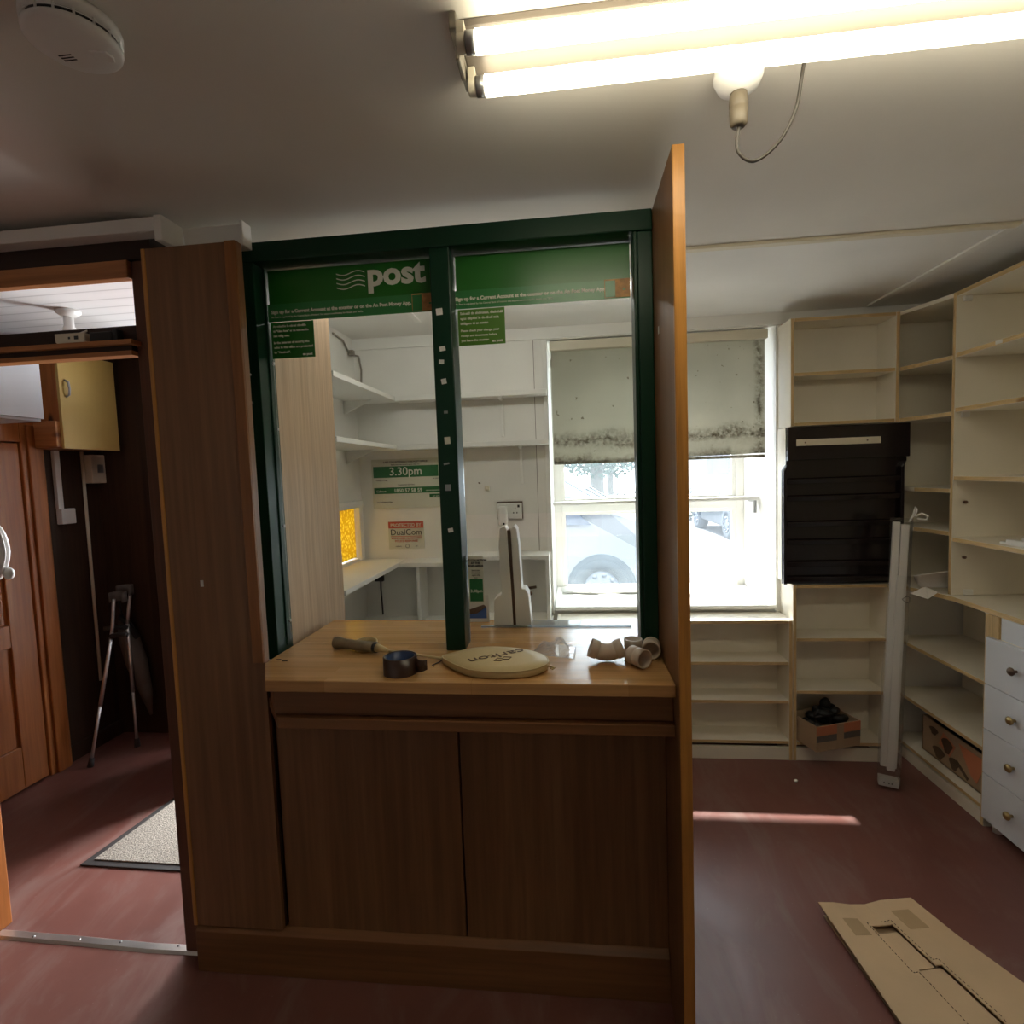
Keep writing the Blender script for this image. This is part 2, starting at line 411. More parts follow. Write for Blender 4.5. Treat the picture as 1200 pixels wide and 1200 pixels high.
# dark panelling in the hall
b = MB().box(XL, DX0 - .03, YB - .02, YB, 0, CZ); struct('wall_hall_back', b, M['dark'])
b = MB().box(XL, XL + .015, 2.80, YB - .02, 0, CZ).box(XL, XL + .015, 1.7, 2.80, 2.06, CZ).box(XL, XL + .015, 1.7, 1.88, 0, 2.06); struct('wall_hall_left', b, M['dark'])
# thin wall between hall and office, with amber glazed opening
b = MB()
b.box(-1.31, -1.27, 1.69, 2.62, 0, CZ).box(-1.31, -1.27, 3.13, YB, 0, CZ).box(-1.31, -1.27, 2.62, 3.13, 0, 1.13).box(-1.31, -1.27, 2.62, 3.13, 1.44, CZ)
b.box(-1.318, -1.3105, 1.70, 2.62, 0, CZ, 1).box(-1.318, -1.3105, 3.13, YB, 0, CZ, 1).box(-1.318, -1.3105, 2.62, 3.13, 0, 1.13, 1).box(-1.318, -1.3105, 2.62, 3.13, 1.44, CZ, 1)
struct('wall_office', b, [M['wall'], M['dark']])
w2 = struct('window_2', MB().box(-1.30, -1.285, 2.64, 3.11, 1.14, 1.43), M['amberglass'], label='amber textured glass pane')
b = MB().box(-1.27, -1.245, 2.60, 3.16, 1.435, 1.475).box(-1.27, -1.25, 3.11, 3.16, 1.12, 1.44)
obj('window_frame', b, M['white'], w2, .003)
# left partition with open doorway
PY0, PY1 = 1.62, 1.69
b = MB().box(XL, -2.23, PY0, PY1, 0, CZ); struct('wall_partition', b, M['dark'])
b = MB().box(-2.23, -1.28, PY0, PY1, 2.31, CZ); struct('trim_1', b, M['dark_h'], label='dark header board over the hall doorway')
b = MB().box(-2.23, -1.36, PY0 - .004, PY0 + .03, 2.255, 2.31); struct('trim_2', b, M['pine_redh'], bevel=.003, label='pine rail above the open transom')
b = MB().box(-2.23, -2.115, PY0 - .02, PY1 + .02, 0, 2.245); struct('trim_3', b, M['pine_red'], bevel=.004, label='pine door post at left of the hall doorway')
b = MB().box(-1.36, -1.28, PY0 + .012, PY1, 0, 2.31); struct('trim_4', b, M['dark_red'], bevel=.003, label='dark red-brown post at right of the hall doorway')
b = MB().box(-2.115, -1.36, PY0 + .02, PY1, 2.06, 2.115); struct('trim_5', b, M['dark_h'], label='dark board above the doorway rail')
b = MB().box(-2.115, -1.345, PY0 - .03, PY1, 2.046, 2.06).box(-2.115, -1.36, PY0 - .01, PY1, 2.030, 2.046, 1).box(-2.115, -1.36, PY0 - .012, PY0 + .03, 2.016, 2.030)
struct('trim_6', b, [M['pine_redh'], M['dark_h']], label='pine rail across the doorway under the transom')
b = MB().box(XL, -1.22, 1.565, 1.62, 2.365, 2.405).box(-1.22, -1.195, 1.565, 1.66, 2.335, 2.41)
struct('trim_7', b, M['white'], bevel=.003, label='white pelmet board over the hall doorway')
b = MB().box(-1.19, -.99, 1.655, 1.69, 2.335, 2.405).box(-.995, -.985, 1.64, 1.69, 2.335, 2.41)
struct('trim_8', b, M['white'], bevel=.003, label='white boxed trim above the tall oak panel')
b = MB().box(.34, 1.61, 2.18, 2.215, CZ - .012, CZ); struct('trim_9', b, M['cream'], bevel=.003, label='cream strip across the ceiling in front of the window')
b = MB().box(1.585, 1.625, 2.215, 3.15, CZ - .010, CZ); struct('trim_10', b, M['white'], bevel=.003, label='white ceiling strip running back to the corner shelves')
b = MB().box(-.80, -.77, 1.9, 2.9, CZ - .010, CZ); struct('trim_11', b, M['white'], bevel=.003, label='white ceiling strip above the office')
b = MB().box(XL, WX0, YB - .012, YB, 2.375, 2.40) if False else MB().box(-1.27, 1.16, YB - .015, YB, 2.365, 2.43); struct('trim_12', b, M['white'], label='white board along the top of the back wall')
# threshold bar
b = MB()
pts = [(-2.11, 1.655), (-1.75, 1.648), (-1.5, 1.640), (-1.29, 1.642)]
prof = [(-.02, 0), (-.012, .007), (.012, .007), (.02, 0)]
vs = []; fs = []
for (x, y) in pts:
    for (a, z) in prof: vs.append((x, y + a, z + .0005))
for i in range(3):
    for k in range(3):
        q = i * 4 + k; fs.append((q, q + 4, q + 5, q + 1))
    q = i * 4; fs.append((q + 3, q + 7, q + 4, q))
fs += [(0, 1, 2, 3), (12, 15, 14, 13)]
b.add(vs, fs)
for x in (-1.96, -1.78, -1.62, -1.40): b.cyl((x, 1.648, .006), (x, 1.648, .0085), .005, n=10, m=1)
struct('trim_13', b, [M['alu'], M['grey']], label='aluminium threshold bar on the floor of the hall doorway')

# window_1: frame, panes, transom, sill, casing
w1 = struct('window_1', MB().box(WX0, WX1, YO - .05, YO + .01, WZ0 - .03, WZ0 + .005).box(WX0, WX0 + .05, YO - .05, YO + .01, WZ0, WZ1).box(WX1 - .05, WX1, YO - .05, YO + .01, WZ0, WZ1).box(WX0, WX1, YO - .05, YO + .01, WZ1 - .05, WZ1), M['white'], bevel=.003)
obj('window_transom', MB().box(WX0 + .05, WX1 - .05, YO - .055, YO + .012, 1.325, 1.395), M['white'], w1, .004)
sash = MB()
for (z0, z1) in ((WZ0 + .005, 1.325), (1.395, WZ1 - .05)):
    sash.box(WX0 + .05, WX0 + .075, YO - .04, YO, z0, z1).box(WX1 - .075, WX1 - .05, YO - .04, YO, z0, z1)
    sash.box(WX0 + .075, WX1 - .075, YO - .04, YO, z0, z0 + .02).box(WX0 + .075, WX1 - .075, YO - .04, YO, z1 - .02, z1)
obj('window_sash', sash, M['white'], w1, .002)
obj('window_pane', MB().box(WX0 + .075, WX1 - .075, YO - .022, YO - .018, WZ0 + .025, 1.305), M['winglass'], w1)
obj('window_pane', MB().box(WX0 + .075, WX1 - .075, YO - .022, YO - .018, 1.415, WZ1 - .07), M['winglass'], w1)
obj('window_sill', MB().box(WX0 + .003, WX1 - .003, YB - .035, YO - .055, WZ0 + .001, WZ0 + .022), M['white'], w1, .004, label='white painted deep window sill')
obj('window_casing', MB().box(WX1, WX1 + .028, YB - .02, YB, WZ0 - .02, WZ1).box(WX0 - .028, WX0, YB - .02, YB, WZ0 - .02, WZ1), M['white'], w1, .003)
obj('window_edge_strip', MB().box(WX1 + .028, WX1 + .036, YB - .03, YB, WZ0 - .02, WZ1), M['pine_red'], w1, label='thin red-brown strip right of the window')
# front door leaf (added, open inwards to shade hall floor) and hall pine door
d2 = struct('added_door', MB().box(0, .042, -.66, -.005, .01, 2.02), M['dark_red'], bevel=.003)
d2.location = (DX0 + .005, YB - .01, 0); d2.rotation_euler = (0, 0, math.radians(6))
obj('door_handle', MB().tube([(.042, -.6, 1.02), (.085, -.6, 1.02), (.09, -.5, 1.02)], .009), M['brass'], None).parent = d2
d1 = struct('door_1', MB().box(-2.998, -2.972, 1.98, 2.655, .01, 1.86), M['pine_red'])
b = MB()
for (y0, y1, z0, z1) in ((1.98, 2.07, .01, 1.86), (2.52, 2.655, .01, 1.86), (2.07, 2.52, .01, .24), (2.07, 2.52, .78, .90), (2.07, 2.52, 1.74, 1.86), (2.27, 2.33, .24, .78), (2.27, 2.33, .90, 1.74)):
    b.box(-2.972, -2.955, y0, y1, z0, z1)
obj('door_rails', b, M['pine_red'], d1, .004)
b = MB().box(-3.0, -2.945, 2.66, 2.79, 0, 1.98).box(-3.0, -2.945, 1.88, 1.975, 0, 1.98).box(-3.0, -2.945, 1.975, 2.66, 1.865, 1.98).box(-2.945, -2.93, 2.69, 2.77, 0, 1.96)
struct('trim_14', b, M['pine_red'], bevel=.005, label='varnished pine architrave around the hall door')
b = MB().box(-2.945 if False else -2.985, -2.962, 2.795, 3.175, 0, .09); struct('baseboard_hall', b, M['dark'])

# ------------------------------------------------------------------ generic cabinet
def cab(name, label, x0, x1, y0, y1, z0, z1, shelves, front, t=.018, plinth=.09, top=True, edge='pine', shelf_names='shelf', divs=(), back=True, sides=(True, True)):
    """open shelf unit; front '-y' or '-x'"""
    t_ = thing(name, label, 'shelf unit', ((x0 + x1) / 2, (y0 + y1) / 2, z0))
    ek = {'-y': M['pine'], '-x': M['pine_y']}[front]
    mm = [M['ivory'], ek]; mz = [M['ivory'], M['pine_z']]; F = {front: 1}
    if front == '-y':
        if sides[0]: obj('side_panel', MB().box(x0, x0 + t, y0, y1, z0, z1, 0, F), mz, t_, .001)
        if sides[1]: obj('side_panel', MB().box(x1 - t, x1, y0, y1, z0, z1, 0, F), mz, t_, .001)
        a0, a1 = x0 + (t if sides[0] else 0) + .0005, x1 - (t if sides[1] else 0) - .0005
        if back: obj('back_panel', MB().box(a0, a1, y1 - .008, y1, z0 + plinth, z1 - .0005), M['ivory'], t_)
        if top: obj('top_panel', MB().box(a0, a1, y0, y1 - .009, z1 - t, z1, 0, F), mm, t_, .001)
        for z in shelves: obj('shelf', MB().box(a0, a1, y0 + .002, y1 - .009, z - t, z, 0, F), mm, t_, .001)
        if plinth: obj('plinth', MB().box(a0, a1, y0 + .004, y0 + .02, z0, z0 + plinth - .019), M['ivory'], t_)
    else:
        if sides[0]: obj('side_panel', MB().box(x0, x1, y0, y0 + t, z0, z1, 0, F), mz, t_, .001)
        if sides[1]: obj('side_panel', MB().box(x0, x1, y1 - t, y1, z0, z1, 0, F), mz, t_, .001)
        a0, a1 = y0 + (t if sides[0] else 0) + .0005, y1 - (t if sides[1] else 0) - .0005
        if back: obj('back_panel', MB().box(x1 - .008, x1, a0, a1, z0 + plinth, z1 - .0005), M['ivory'], t_)
        if top: obj('top_panel', MB().box(x0, x1 - .009, a0, a1, z1 - t, z1, 0, F), mm, t_, .001)
        for z in shelves: obj('shelf', MB().box(x0 + .002, x1 - .009, a0, a1, z - t, z, 0, F), mm, t_, .001)
        if plinth: obj('plinth', MB().box(x0 + .004, x0 + .02, a0, a1, z0, z0 + plinth - .019), M['ivory'], t_)
    return t_
YS = 2.95
BK = YB - .02
# upper corner-left unit over the black rack
cab('wall_shelf_unit', 'cream two-tier shelf unit with pine edges high beside the window, above the black rack', 1.14, 1.665, 3.0, BK, 1.795, 2.345, [2.07, 1.815], '-y', plinth=0)
# low bookcase under the window
cab('low_bookcase', 'cream low bookcase under the window sill, right of the tall divider', -.1, 1.15, 3.0, BK, 0, .772, [.545, .332, .108], '-y')
# base unit below the rack
cab('base_shelf_unit', 'cream base shelf unit below the black rack, a carton on its bottom shelf', 1.152, 1.64, 3.0, BK, 0, .962, [.675, .388, .105], '-y')
# strip panel beside the rack
o = obj('niche_panel', MB().box(1.09, 1.152, 3.155, 3.175, .965, 1.792, 0).box(1.09, 1.10, 3.0, 3.155, .965, 1.792, 1) if False else MB().box(1.136, 1.152, 3.020, 3.175, .965, 1.793, 0, {'-y': 1}), [M['ivory'], M['pine_z']], None, .001)
tag(o, 'narrow upright cream board between the window and the black rack', 'panel')
# corner upper shelves between the two runs (diagonal fronts)
cs = thing('corner_shelf_unit', 'cream corner shelves with slanting pine fronts, between rack and right wall unit', 'shelf unit', (1.9, 3.0, .98))
poly = [(1.668, 3.0), (1.742, 2.735), (2.11, 2.735), (2.11, BK), (1.668, BK)]
for z in (2.07, 1.815, 1.462, 1.262):
    b = MB(); n = 5
    if z < 1.7: poly = [(1.722, 2.965), (1.742, 2.735), (2.11, 2.735), (2.11, BK), (1.722, BK)]
    vs = [(x, y, z - .02) for x, y in poly] + [(x, y, z) for x, y in poly]
    fs = [tuple(range(n))[::-1], tuple(range(n, 2 * n))] + [(i, (i + 1) % n, n + (i + 1) % n, n + i) for i in range(n)]
    b.add(vs, fs, [0, 0, 1, 0, 0, 0, 0]); obj('shelf', b, [M['ivory'], M['pine_y']], cs, .001)
poly = [(1.668, 3.0), (1.742, 2.735), (2.11, 2.735), (2.11, BK), (1.668, BK)]
b = MB(); vs = [(x, y, 2.327) for x, y in poly] + [(x, y, 2.345) for x, y in poly]
b.add(vs, [tuple(range(5))[::-1], tuple(range(5, 10))] + [(i, (i + 1) % 5, 5 + (i + 1) % 5, 5 + i) for i in range(5)]); obj('top_panel', b, M['ivory'], cs, .001)
obj('back_panel', MB().box(1.668, 2.105, BK + .001, BK + .018, .965, 2.345), M['ivory'], cs)
obj('back_panel', MB().box(2.1105, 2.118, 2.735, BK, .965, 2.345), M['ivory'], cs)
# right wall unit
ru = cab('wall_shelf_unit', 'tall cream open shelf unit with pine edges on the right wall, above the drawers', 1.74, 2.112, .9, 2.732, .967, 2.345, [2.075, 1.83, 1.52, 1.238], '-x', t=.02, plinth=0)
for z in (2.36 - .035, 1.83 - .02):
    obj('corner_block', MB().box(1.765, 1.80, 2.700, 2.711, z - .025, z - .001), M['white'], ru, .003, label='small white plastic joint block')
obj('corner_block', MB().box(1.79, 1.83, 2.700, 2.711, .968, .995), M['white'], ru, .003, label='small white plastic joint block')
for z in (1.40, 1.145): obj('shelf_peg', MB().cyl((1.79, 2.711, z), (1.79, 2.698, z), .007, n=10), M['bronze'], ru)
obj('price_tag', MB().box(1.7375, 1.7395, 2.44, 2.475, 2.058, 2.072), M['paper'], ru, label='small white printed tag on the shelf edge')
# worktop over right base units
b = MB()
poly2 = [(1.650, BK - .002), (1.650, 2.99), (1.735, 2.70), (1.735, .9), (2.112, .9), (2.112, BK - .002)]
vs = [(x, y, .943) for x, y in poly2] + [(x, y, .965) for x, y in poly2]
b.add(vs, [tuple(range(6))[::-1], tuple(range(6, 12))] + [(i, (i + 1) % 6, 6 + (i + 1) % 6, 6 + i) for i in range(6)], [0, 0, 0, 1, 1, 0, 0, 0])
tag(obj('worktop', b, [M['ivory'], M['pine_y']], None, .001), 'cream worktop with pine front edge along the right wall', 'worktop')
cab('base_shelf_unit', 'cream base unit of open shelves between the tall wrapped bundle and the drawers', 1.74, 2.112, 2.478, BK - .005, 0, .941, [.64, .348, .088], '-x', plinth=.075, top=False, sides=(True, False))
# base shelves reach further in the corner: filled by base unit above
# drawer unit
du = thing('drawer_unit', 'white chest of drawers with brass knobs at the right edge of the photo', 'drawers', (1.92, 2.1, 0))
obj('carcass', MB().box(1.745, 2.112, 1.70, 2.474, .06, .94, 0, {}), M['ivory'], du)
obj('apron', MB().box(1.742, 1.7445, 1.70, 2.41, .85, .938), M['lamin'], du)
obj('corner_post', MB().box(1.735, 1.7445, 2.415, 2.474, .848, .941), M['pine_z'], du, label='bare pine corner post')
zs = [.846, .643, .447, .252, .05]
for k in range(4):
    dr = obj('drawer', MB().box(1.722, 1.7445, 1.74, 2.466, zs[k + 1] + .003, zs[k]), M['lamin'], du, .0015)
    zc = (zs[k] + zs[k + 1]) / 2 + .01
    q = Matrix.Translation((1.7215, 2.30, zc)) @ Euler((0, -PI / 2, 0)).to_matrix().to_4x4()
    obj('knob', MB().lathe([(.006, 0), (.006, .012), (.015, .016), (.017, .022), (.013, .028), (.004, .031)], 20, 0, q), M['bronze'] if k == 0 else M['brass'], dr)
for y in (2.44, 2.1, 1.75): obj('foot', MB().cyl((1.77, y, 0), (1.77, y, .06), .018, n=12), M['white'], du)

# ------------------------------------------------------------------ black rack in the niche
rk = thing('display_rack', 'glossy black wall rack with sloping ledges in the niche between cream units', 'rack', (1.40, 2.98, .967))
RY = 2.982
poly = [(1.098, .968), (1.685, .968), (1.685, 1.55), (1.708, 1.60), (1.708, 1.79), (1.119, 1.79), (1.119, 1.60), (1.098, 1.57)]
obj('back_plate', MB().prism(poly, RY + .024, RY + .034, 'y'), M['blackpl'], rk, .002)
obj('header', MB().prism([(1.119, 1.62), (1.708, 1.62), (1.708, 1.79), (1.119, 1.79)], RY - .005, RY + .0235, 'y'), M['blackpl'], rk, .004)
for x in (1.098, 1.667):
    obj('side_panel', MB().prism([(x, .968), (x + .018, .968), (x + .018, 1.60), (x, 1.57)], RY - .003, RY + .0235, 'y'), M['blackpl'], rk, .005)
for z in (1.52, 1.43, 1.295, 1.20, 1.085, 1.005):
    b = MB().prism([(RY + .023, z - .012), (RY + .004, z - .024), (RY - .004, z), (RY, z + .004), (RY + .023, z + .008)], 1.1165, 1.6665, 'x')
    obj('ledge', b, M['blackpl'], rk, .002)
obj('label_strip', MB().box(1.158, 1.565, RY - .011, RY - .006, 1.692, 1.726), M['cream'], rk, .001, label='cream blank label strip')
for x in (1.2, 1.50): obj('screw', MB().cyl((x, RY - .0105, 1.709), (x, RY - .013, 1.709), .004, n=10), M['bronze'], rk)

# ------------------------------------------------------------------ counter
ct = thing('post_counter', 'oak panelled service counter with polished beech worktop under the green frame', 'counter', (-.35, 1.75, 0))
CTZ = 1.04
poly = [(-.992, 1.572), (-.882, 1.43), (.2555, 1.415), (.2555, 2.05), (-1.005, 2.07), (-1.005, 1.65), (-.965, 1.65), (-.965, 1.605)]
poly = [(-.966, 1.572), (-.882, 1.43), (.2555, 1.415), (.2555, 2.05), (-.966, 2.07)]
obj('worktop', MB().prism(poly, CTZ - .034, CTZ, 'z'), M['block'], ct, .003, label='polished beech worktop')
poly = [(-.966, 1.59), (-.882, 1.468), (.255, 1.455), (.255, 1.475), (-.872, 1.488), (-.95, 1.60)]
obj('apron', MB().prism(poly, .925, CTZ - .035, 'z'), M['oak_h'], ct, .002)
poly = [(-.966, 1.582), (-.860, 1.443), (.255, 1.430), (.255, 1.50), (-.85, 1.51), (-.955, 1.60)]
obj('lower_rail', MB().prism(poly, .893, .9245, 'z'), M['oak_h'], ct, .003)
obj('front_panel', MB().box(-.955, -.368, 1.592, 1.61, .15, .893), M['oak'], ct, .002)
obj('front_panel', MB().box(-.362, .255, 1.592, 1.61, .15, .893), M['oak'], ct, .002)
obj('groove_backing', MB().box(-1.01, .255, 1.611, 1.62, .02, .99), M['dark'], ct)
obj('kick_board', MB().prism([(1.568, 0), (1.61, 0), (1.61, .155), (1.590, .155), (1.568, .140)], -1.268, .255, 'x'), M['oak_h'], ct, .002)
b = MB().box(-.95, .24, 1.63, 2.02, .45, .47).box(-.95, -.93, 1.63, 2.02, 0, .998).box(.22, .24, 1.63, 2.02, 0, .998)
obj('carcass', b, M['oak_pale'], ct)
obj('screen_track', MB().box(-.345, .20, 1.952, 1.964, CTZ, CTZ + .006), M['folder'], ct, .001, label='thin white track on the worktop')
# tall oak panel on the left
lp = thing('oak_panel', 'tall brown oak panel with amber edge left of the green frame', 'panel', (-1.12, 1.59, 0))
obj('board', MB().box(-1.262, -.967, 1.575, 1.60, .1555, 2.318), M['oak'], lp)
obj('edge_strip', MB().box(-1.275, -1.2625, 1.572, 1.615, .1555, 2.318), M['amber'], lp, .002, label='amber wood edge strip')
obj('edge_strip', MB().box(-1.002, -.967, 1.566, 1.5745, 1.041, 2.318), M['lip'], lp, .002)
obj('groove', MB().box(-.9665, -.9665 + .003, 1.59, 1.60, .156, .89), M['dark'], lp)
b = MB().add([(-1.192, 1.5745, 1.283), (-1.184, 1.5745, 1.283), (-1.182, 1.573, 1.297), (-1.186, 1.573, 1.30), (-1.19, 1.5735, 1.295)], [(0, 1, 2, 3, 4)])
obj('paper_scrap', MB().box(-1.162, -1.152, 1.5735, 1.5748, 1.283, 1.303), M['paper'], lp, label='torn white scrap of paper stuck on the panel')
# return board inside the office
rb = obj('return_board', MB().box(-1.0, -.985, 1.80, 2.255, CTZ + .032, 2.36) if False else MB().box(-1.02, -1.0, 1.80, 2.262, 0, 2.36, 0, {'+y': 1}), [M['oak_pale'], M['white']], None, .001)
tag(rb, 'pale oak return board behind the green frame at left', 'panel')
b = MB()
# tall divider at right
dv = thing('divider_panel', 'tall oak divider board with amber edge right of the counter', 'divider', (.265, 1.7, 0))
obj('board', MB().box(.2565, .2845, 1.385, 2.06, 0, 2.358), M['oak'], dv)
obj('edge_strip', MB().box(.256, .285, 1.372, 1.3847, 0, 2.358), M['amber'], dv, .002, label='amber wood edge strip')
obj('sticker', MB().box(.2552, .2563, 1.60, 1.612, 1.98, 2.0), M['paper'], dv, label='small white sticker')

# ------------------------------------------------------------------ green frame
fr = thing('screen_frame', 'dark green metal screen frame with two openings standing on the counter', 'frame', (-.38, 1.74, CTZ))
FY0, FY1 = 1.69, 1.79
TZ = 2.362
obj('post', MB().box(-1.045, -.988, FY0, FY1, CTZ - .03, TZ - .0615).box(-.9878, -.983, FY0 + .055, FY0 + .065, CTZ + .001, TZ - .063), M['green'], fr, .004)
obj('post', MB().box(-.415, -.352, FY0, FY1, CTZ + .0005, TZ - .062), M['green'], fr, .004)
obj('post', MB().box(.212, .256, FY0 + .002, FY1, CTZ + .0005, TZ - .062), M['green'], fr, .004)
obj('post', MB().box(.20, .2115, FY0, FY1 - .02, CTZ + .0005, TZ - .062), M['green'], fr, .003)
obj('head_rail', MB().box(-1.045, .256, FY0, FY1, TZ - .061, TZ), M['green'], fr, .004)
for z in (1.12, 1.45, 1.78, 2.0): obj('screw', MB().cyl((-.988, FY0 + .085, z), (-.984, FY0 + .085, z), .006, n=10), M['grey'], fr)
for z in (1.95, 1.86): obj('screw', MB().cyl((-1.02, FY0 - .002, z), (-1.02, FY0 + .001, z), .004, n=10), M['grey'], fr)
for (px, z, w, h, mt) in ((-.39, 2.107, .02, .02, 'paper'), (-.385, 1.995, .018, .014, 'paper'), (-.39, 1.955, .016, .013, 'paper'), (-.385, 1.895, .016, .016, 'paper'),
                         (-.383, 1.80, .012, .008, 'grey'), (-.382, 1.712, .018, .022, 'paper_cream'), (-.388, 1.64, .018, .006, 'grey'), (-.386, 1.565, .018, .02, 'grey'), (-.384, 1.43, .016, .013, 'paper')):
    m4 = Matrix.Translation((px, FY0 - .0006, z)) @ Matrix.Rotation(random.uniform(-.2, .2), 4, 'Y')
    obj('sticker', MB().box(-w / 2, w / 2, -.0005, .0005, -h / 2, h / 2, mat=m4), M[mt], fr, label='torn scrap of white sticker on the green post')
def pane(x0, x1, z0, z1, label):
    obj('glass_pane', MB().box(x0, x1, 1.766, 1.772, z0, z1), M['glass'], fr, label=label)
pane(-.982, -.417, CTZ + .001, TZ - .07, 'clear glass pane filling the left opening of the green frame')
pane(-.350, .198, 1.472, TZ - .07, 'upper clear glass pane in the right opening of the green frame')
pane(-.350, .198, CTZ + .001, 1.392, 'lower clear glass pane in the right opening of the green frame')
SY = 1.7655
def header(x0, x1, label, logo):
    t = thing('header_sign', label, 'sign', ((x0 + x1) / 2, SY, 2.14))
    obj('sign_board', MB().box(x0, x1, SY - .002, SY - .0005, 2.186, 2.297), M['sign_dark'], t)
    obj('strip', MB().box(x0 - .006, x1, SY - .004, SY - .0021, 2.132, 2.189), M['sign_mid'], t)
    b = MB()
    if x0 < -.5:
        X0, W = x0 + .006, .478
    else:
        X0, W = x0 - .004, .475
    L = W
    b.text('Sign up for a Current Account at the counter or on the An Post Money App.', .02, (X0, SY - .0042, 2.158), width=L, bold=.0008)
    b.text('An Post is regulated by the Central Bank of Ireland. See anpost.com/money for details and T&Cs.', .008, (X0, SY - .0042, 2.144), width=L * .66)
    if logo:
        b.text('post', .1, (x1 - .222, SY - .0023, 2.228), width=.192, height=.088, bold=.0035)
        for k in range(4):
            z = 2.225 + k * .0148; vs = []
            N = 16
            for i in range(N + 1):
                u = i / N; x = x1 - .328 + u * .096
                zz = z + .006 * math.sin(u * 2 * PI + PI) + .002
                vs += [(x, SY - .003, zz - .0017), (x, SY - .003, zz + .0017)]
            b.add(vs, [(2 * i, 2 * i + 2, 2 * i + 3, 2 * i + 1) for i in range(N)])
    obj('lettering', b, M['letter'], t)
    ph = obj('picture', MB().box(x1 - .078, x1 - .0, SY - .006, SY - .0041, 2.135, 2.19), M['photo_tan'], t, label='small tan picture at the end of the strip')
    obj('picture_shape', MB().box(x1 - .076, x1 - .045, SY - .0065, SY - .0061, 2.136, 2.186).box(x1 - .022, x1 - .014, SY - .0065, SY - .0061, 2.155, 2.16), M['sign_mid'], ph)
    return t
header(-.981, -.4165, 'left green header sign with white waves and big white lettering', True)
header(-.349, .1965, 'right green header sign without big lettering, by the divider', False)
def notice(x0, x1, z0, z1, lines, label, mt):
    t = thing('glass_notice', label, 'notice', ((x0 + x1) / 2, SY, z0))
    obj('card', MB().box(x0, x1, SY - .0022, SY - .0006, z0, z1), mt, t)
    b = MB(); n = len(lines); z = z1 - .012
    for ln in lines:
        if ln: b.text(ln, .0135, (x0 + .008, SY - .0023, z - .004), bold=.0003, width=(x1 - x0 - .014) * min(1, len(ln) / max(len(q_) for q_ in lines)))
        z -= .0155 if ln else .007
    b.text('an post', .011, (x1 - .042, SY - .0023, z0 + .007), bold=.0005)
    obj('lettering', b, M['letter'], t)
notice(-.981, -.832, 2.012, 2.130, ['Ar mhaithe le cúrsaí slándála', 'tá "Glas Ama" ar na taisceadáin', 'san oifig seo.', '', 'In the interest of security the', 'safes in this office are protected', 'by "Timelock".'], 'dark green notice with white lines of text on the left glass', M['sign_dark'])
notice(-.347, -.196, 2.017, 2.130, ["Seiceáil do shóinseáil, d'admháil", 'agus cáipéisí le do thoil sula', 'bhfágann tú an cuntar.', '', 'Please check your change, your', 'receipt and documents before', 'you leave the counter.'], 'olive green notice with white lines of text on the right glass', M['sign_olive'])
# small last-collection sticker on lower right pane
t = thing('glass_sticker', 'narrow cream and green collection time sticker on the lower right glass', 'sticker', (-.322, SY, 1.18))
obj('card', MB().box(-.348, -.297, SY - .0016, SY - .0006, 1.178, 1.335), M['paper_cream'], t)
obj('green_field', MB().box(-.344, -.300, SY - .002, SY - .0017, 1.183, 1.258), M['greenprint'], t)
b = MB()
for k, ln in enumerate(('LAST COLLECTION', 'AT THIS', 'POST OFFICE')): b.text(ln, .0085, (-.322, SY - .0018, 1.318 - k * .0095), align='CENTER', bold=.0003)
for k, ln in enumerate(('Bailiúchán', 'deireanach', 'ag an oifig', 'seo')): b.text(ln, .007, (-.322, SY - .0018, 1.285 - k * .008), align='CENTER')
obj('lettering', b, M['inkblack'], t)
obj('time_lettering', MB().text('3.30pm', .0135, (-.322, SY - .0022, 1.214), align='CENTER', bold=.0003), M['letter'], t)

# ------------------------------------------------------------------ things on the counter
# racket in cover
rc = thing('badminton_racket', 'racket in a beige zip cover lying on the counter, handle to the left', 'racket', (-.24, 1.60, CTZ))
hp0, hp1 = Vector((-.80, 1.715, CTZ + .021)), Vector((-.640, 1.660, CTZ + .021))
ax = (hp1 - hp0).normalized()
q = ax.to_track_quat('Z', 'Y').to_matrix().to_4x4(); q.translation = hp0
L = (hp1 - hp0).length
obj('grip', MB().lathe([(.014, 0), (.0195, .004), (.021, .018), (.0175, .03), (.0165, .06), (.017, L)], 12, 0, q), M['grip'], rc)
obj('collar', MB().cyl(hp1 - ax * .004, hp1 + ax * .006, .0172, n=14), M['black'], rc)
obj('cone', MB().cyl(hp1 + ax * .006, hp1 + ax * .055 + Vector((0, 0, -.006)), .0145, .005, n=14), M['cover'], rc, label='wooden cone at the end of the grip')
obj('shaft', MB().tube([hp1 + ax * .05 + Vector((0, 0, -.006)), Vector((-.48, 1.612, CTZ + .012)), Vector((-.37, 1.575, CTZ + .010))], .0042), M['cover'], rc)
pts = [Vector((-.690 + .038 * math.cos(a), 1.706 + .030 * math.sin(a), CTZ + .020 + .006 * math.sin(a))) for a in [2 * PI * k / 28 for k in range(28)]]
b = MB()
vs = []; fs = []
for i, p in enumerate(pts):
    d = Vector((p.x + .690, p.y - 1.706, 0)).normalized() * .002
    vs += [p - d + Vector((0, 0, -.014)), p + d + Vector((0, 0, -.014)), p + d + Vector((0, 0, .006)), p - d + Vector((0, 0, .006))]
n = len(pts)
for i in range(n):
    j = (i + 1) % n
    for k in range(4): fs.append((4 * i + k, 4 * j + k, 4 * j + (k + 1) % 4, 4 * i + (k + 1) % 4))
b.add(vs, fs, 0, True); obj('hand_loop', b, M['cover'], rc, label='cream loop behind the grip')
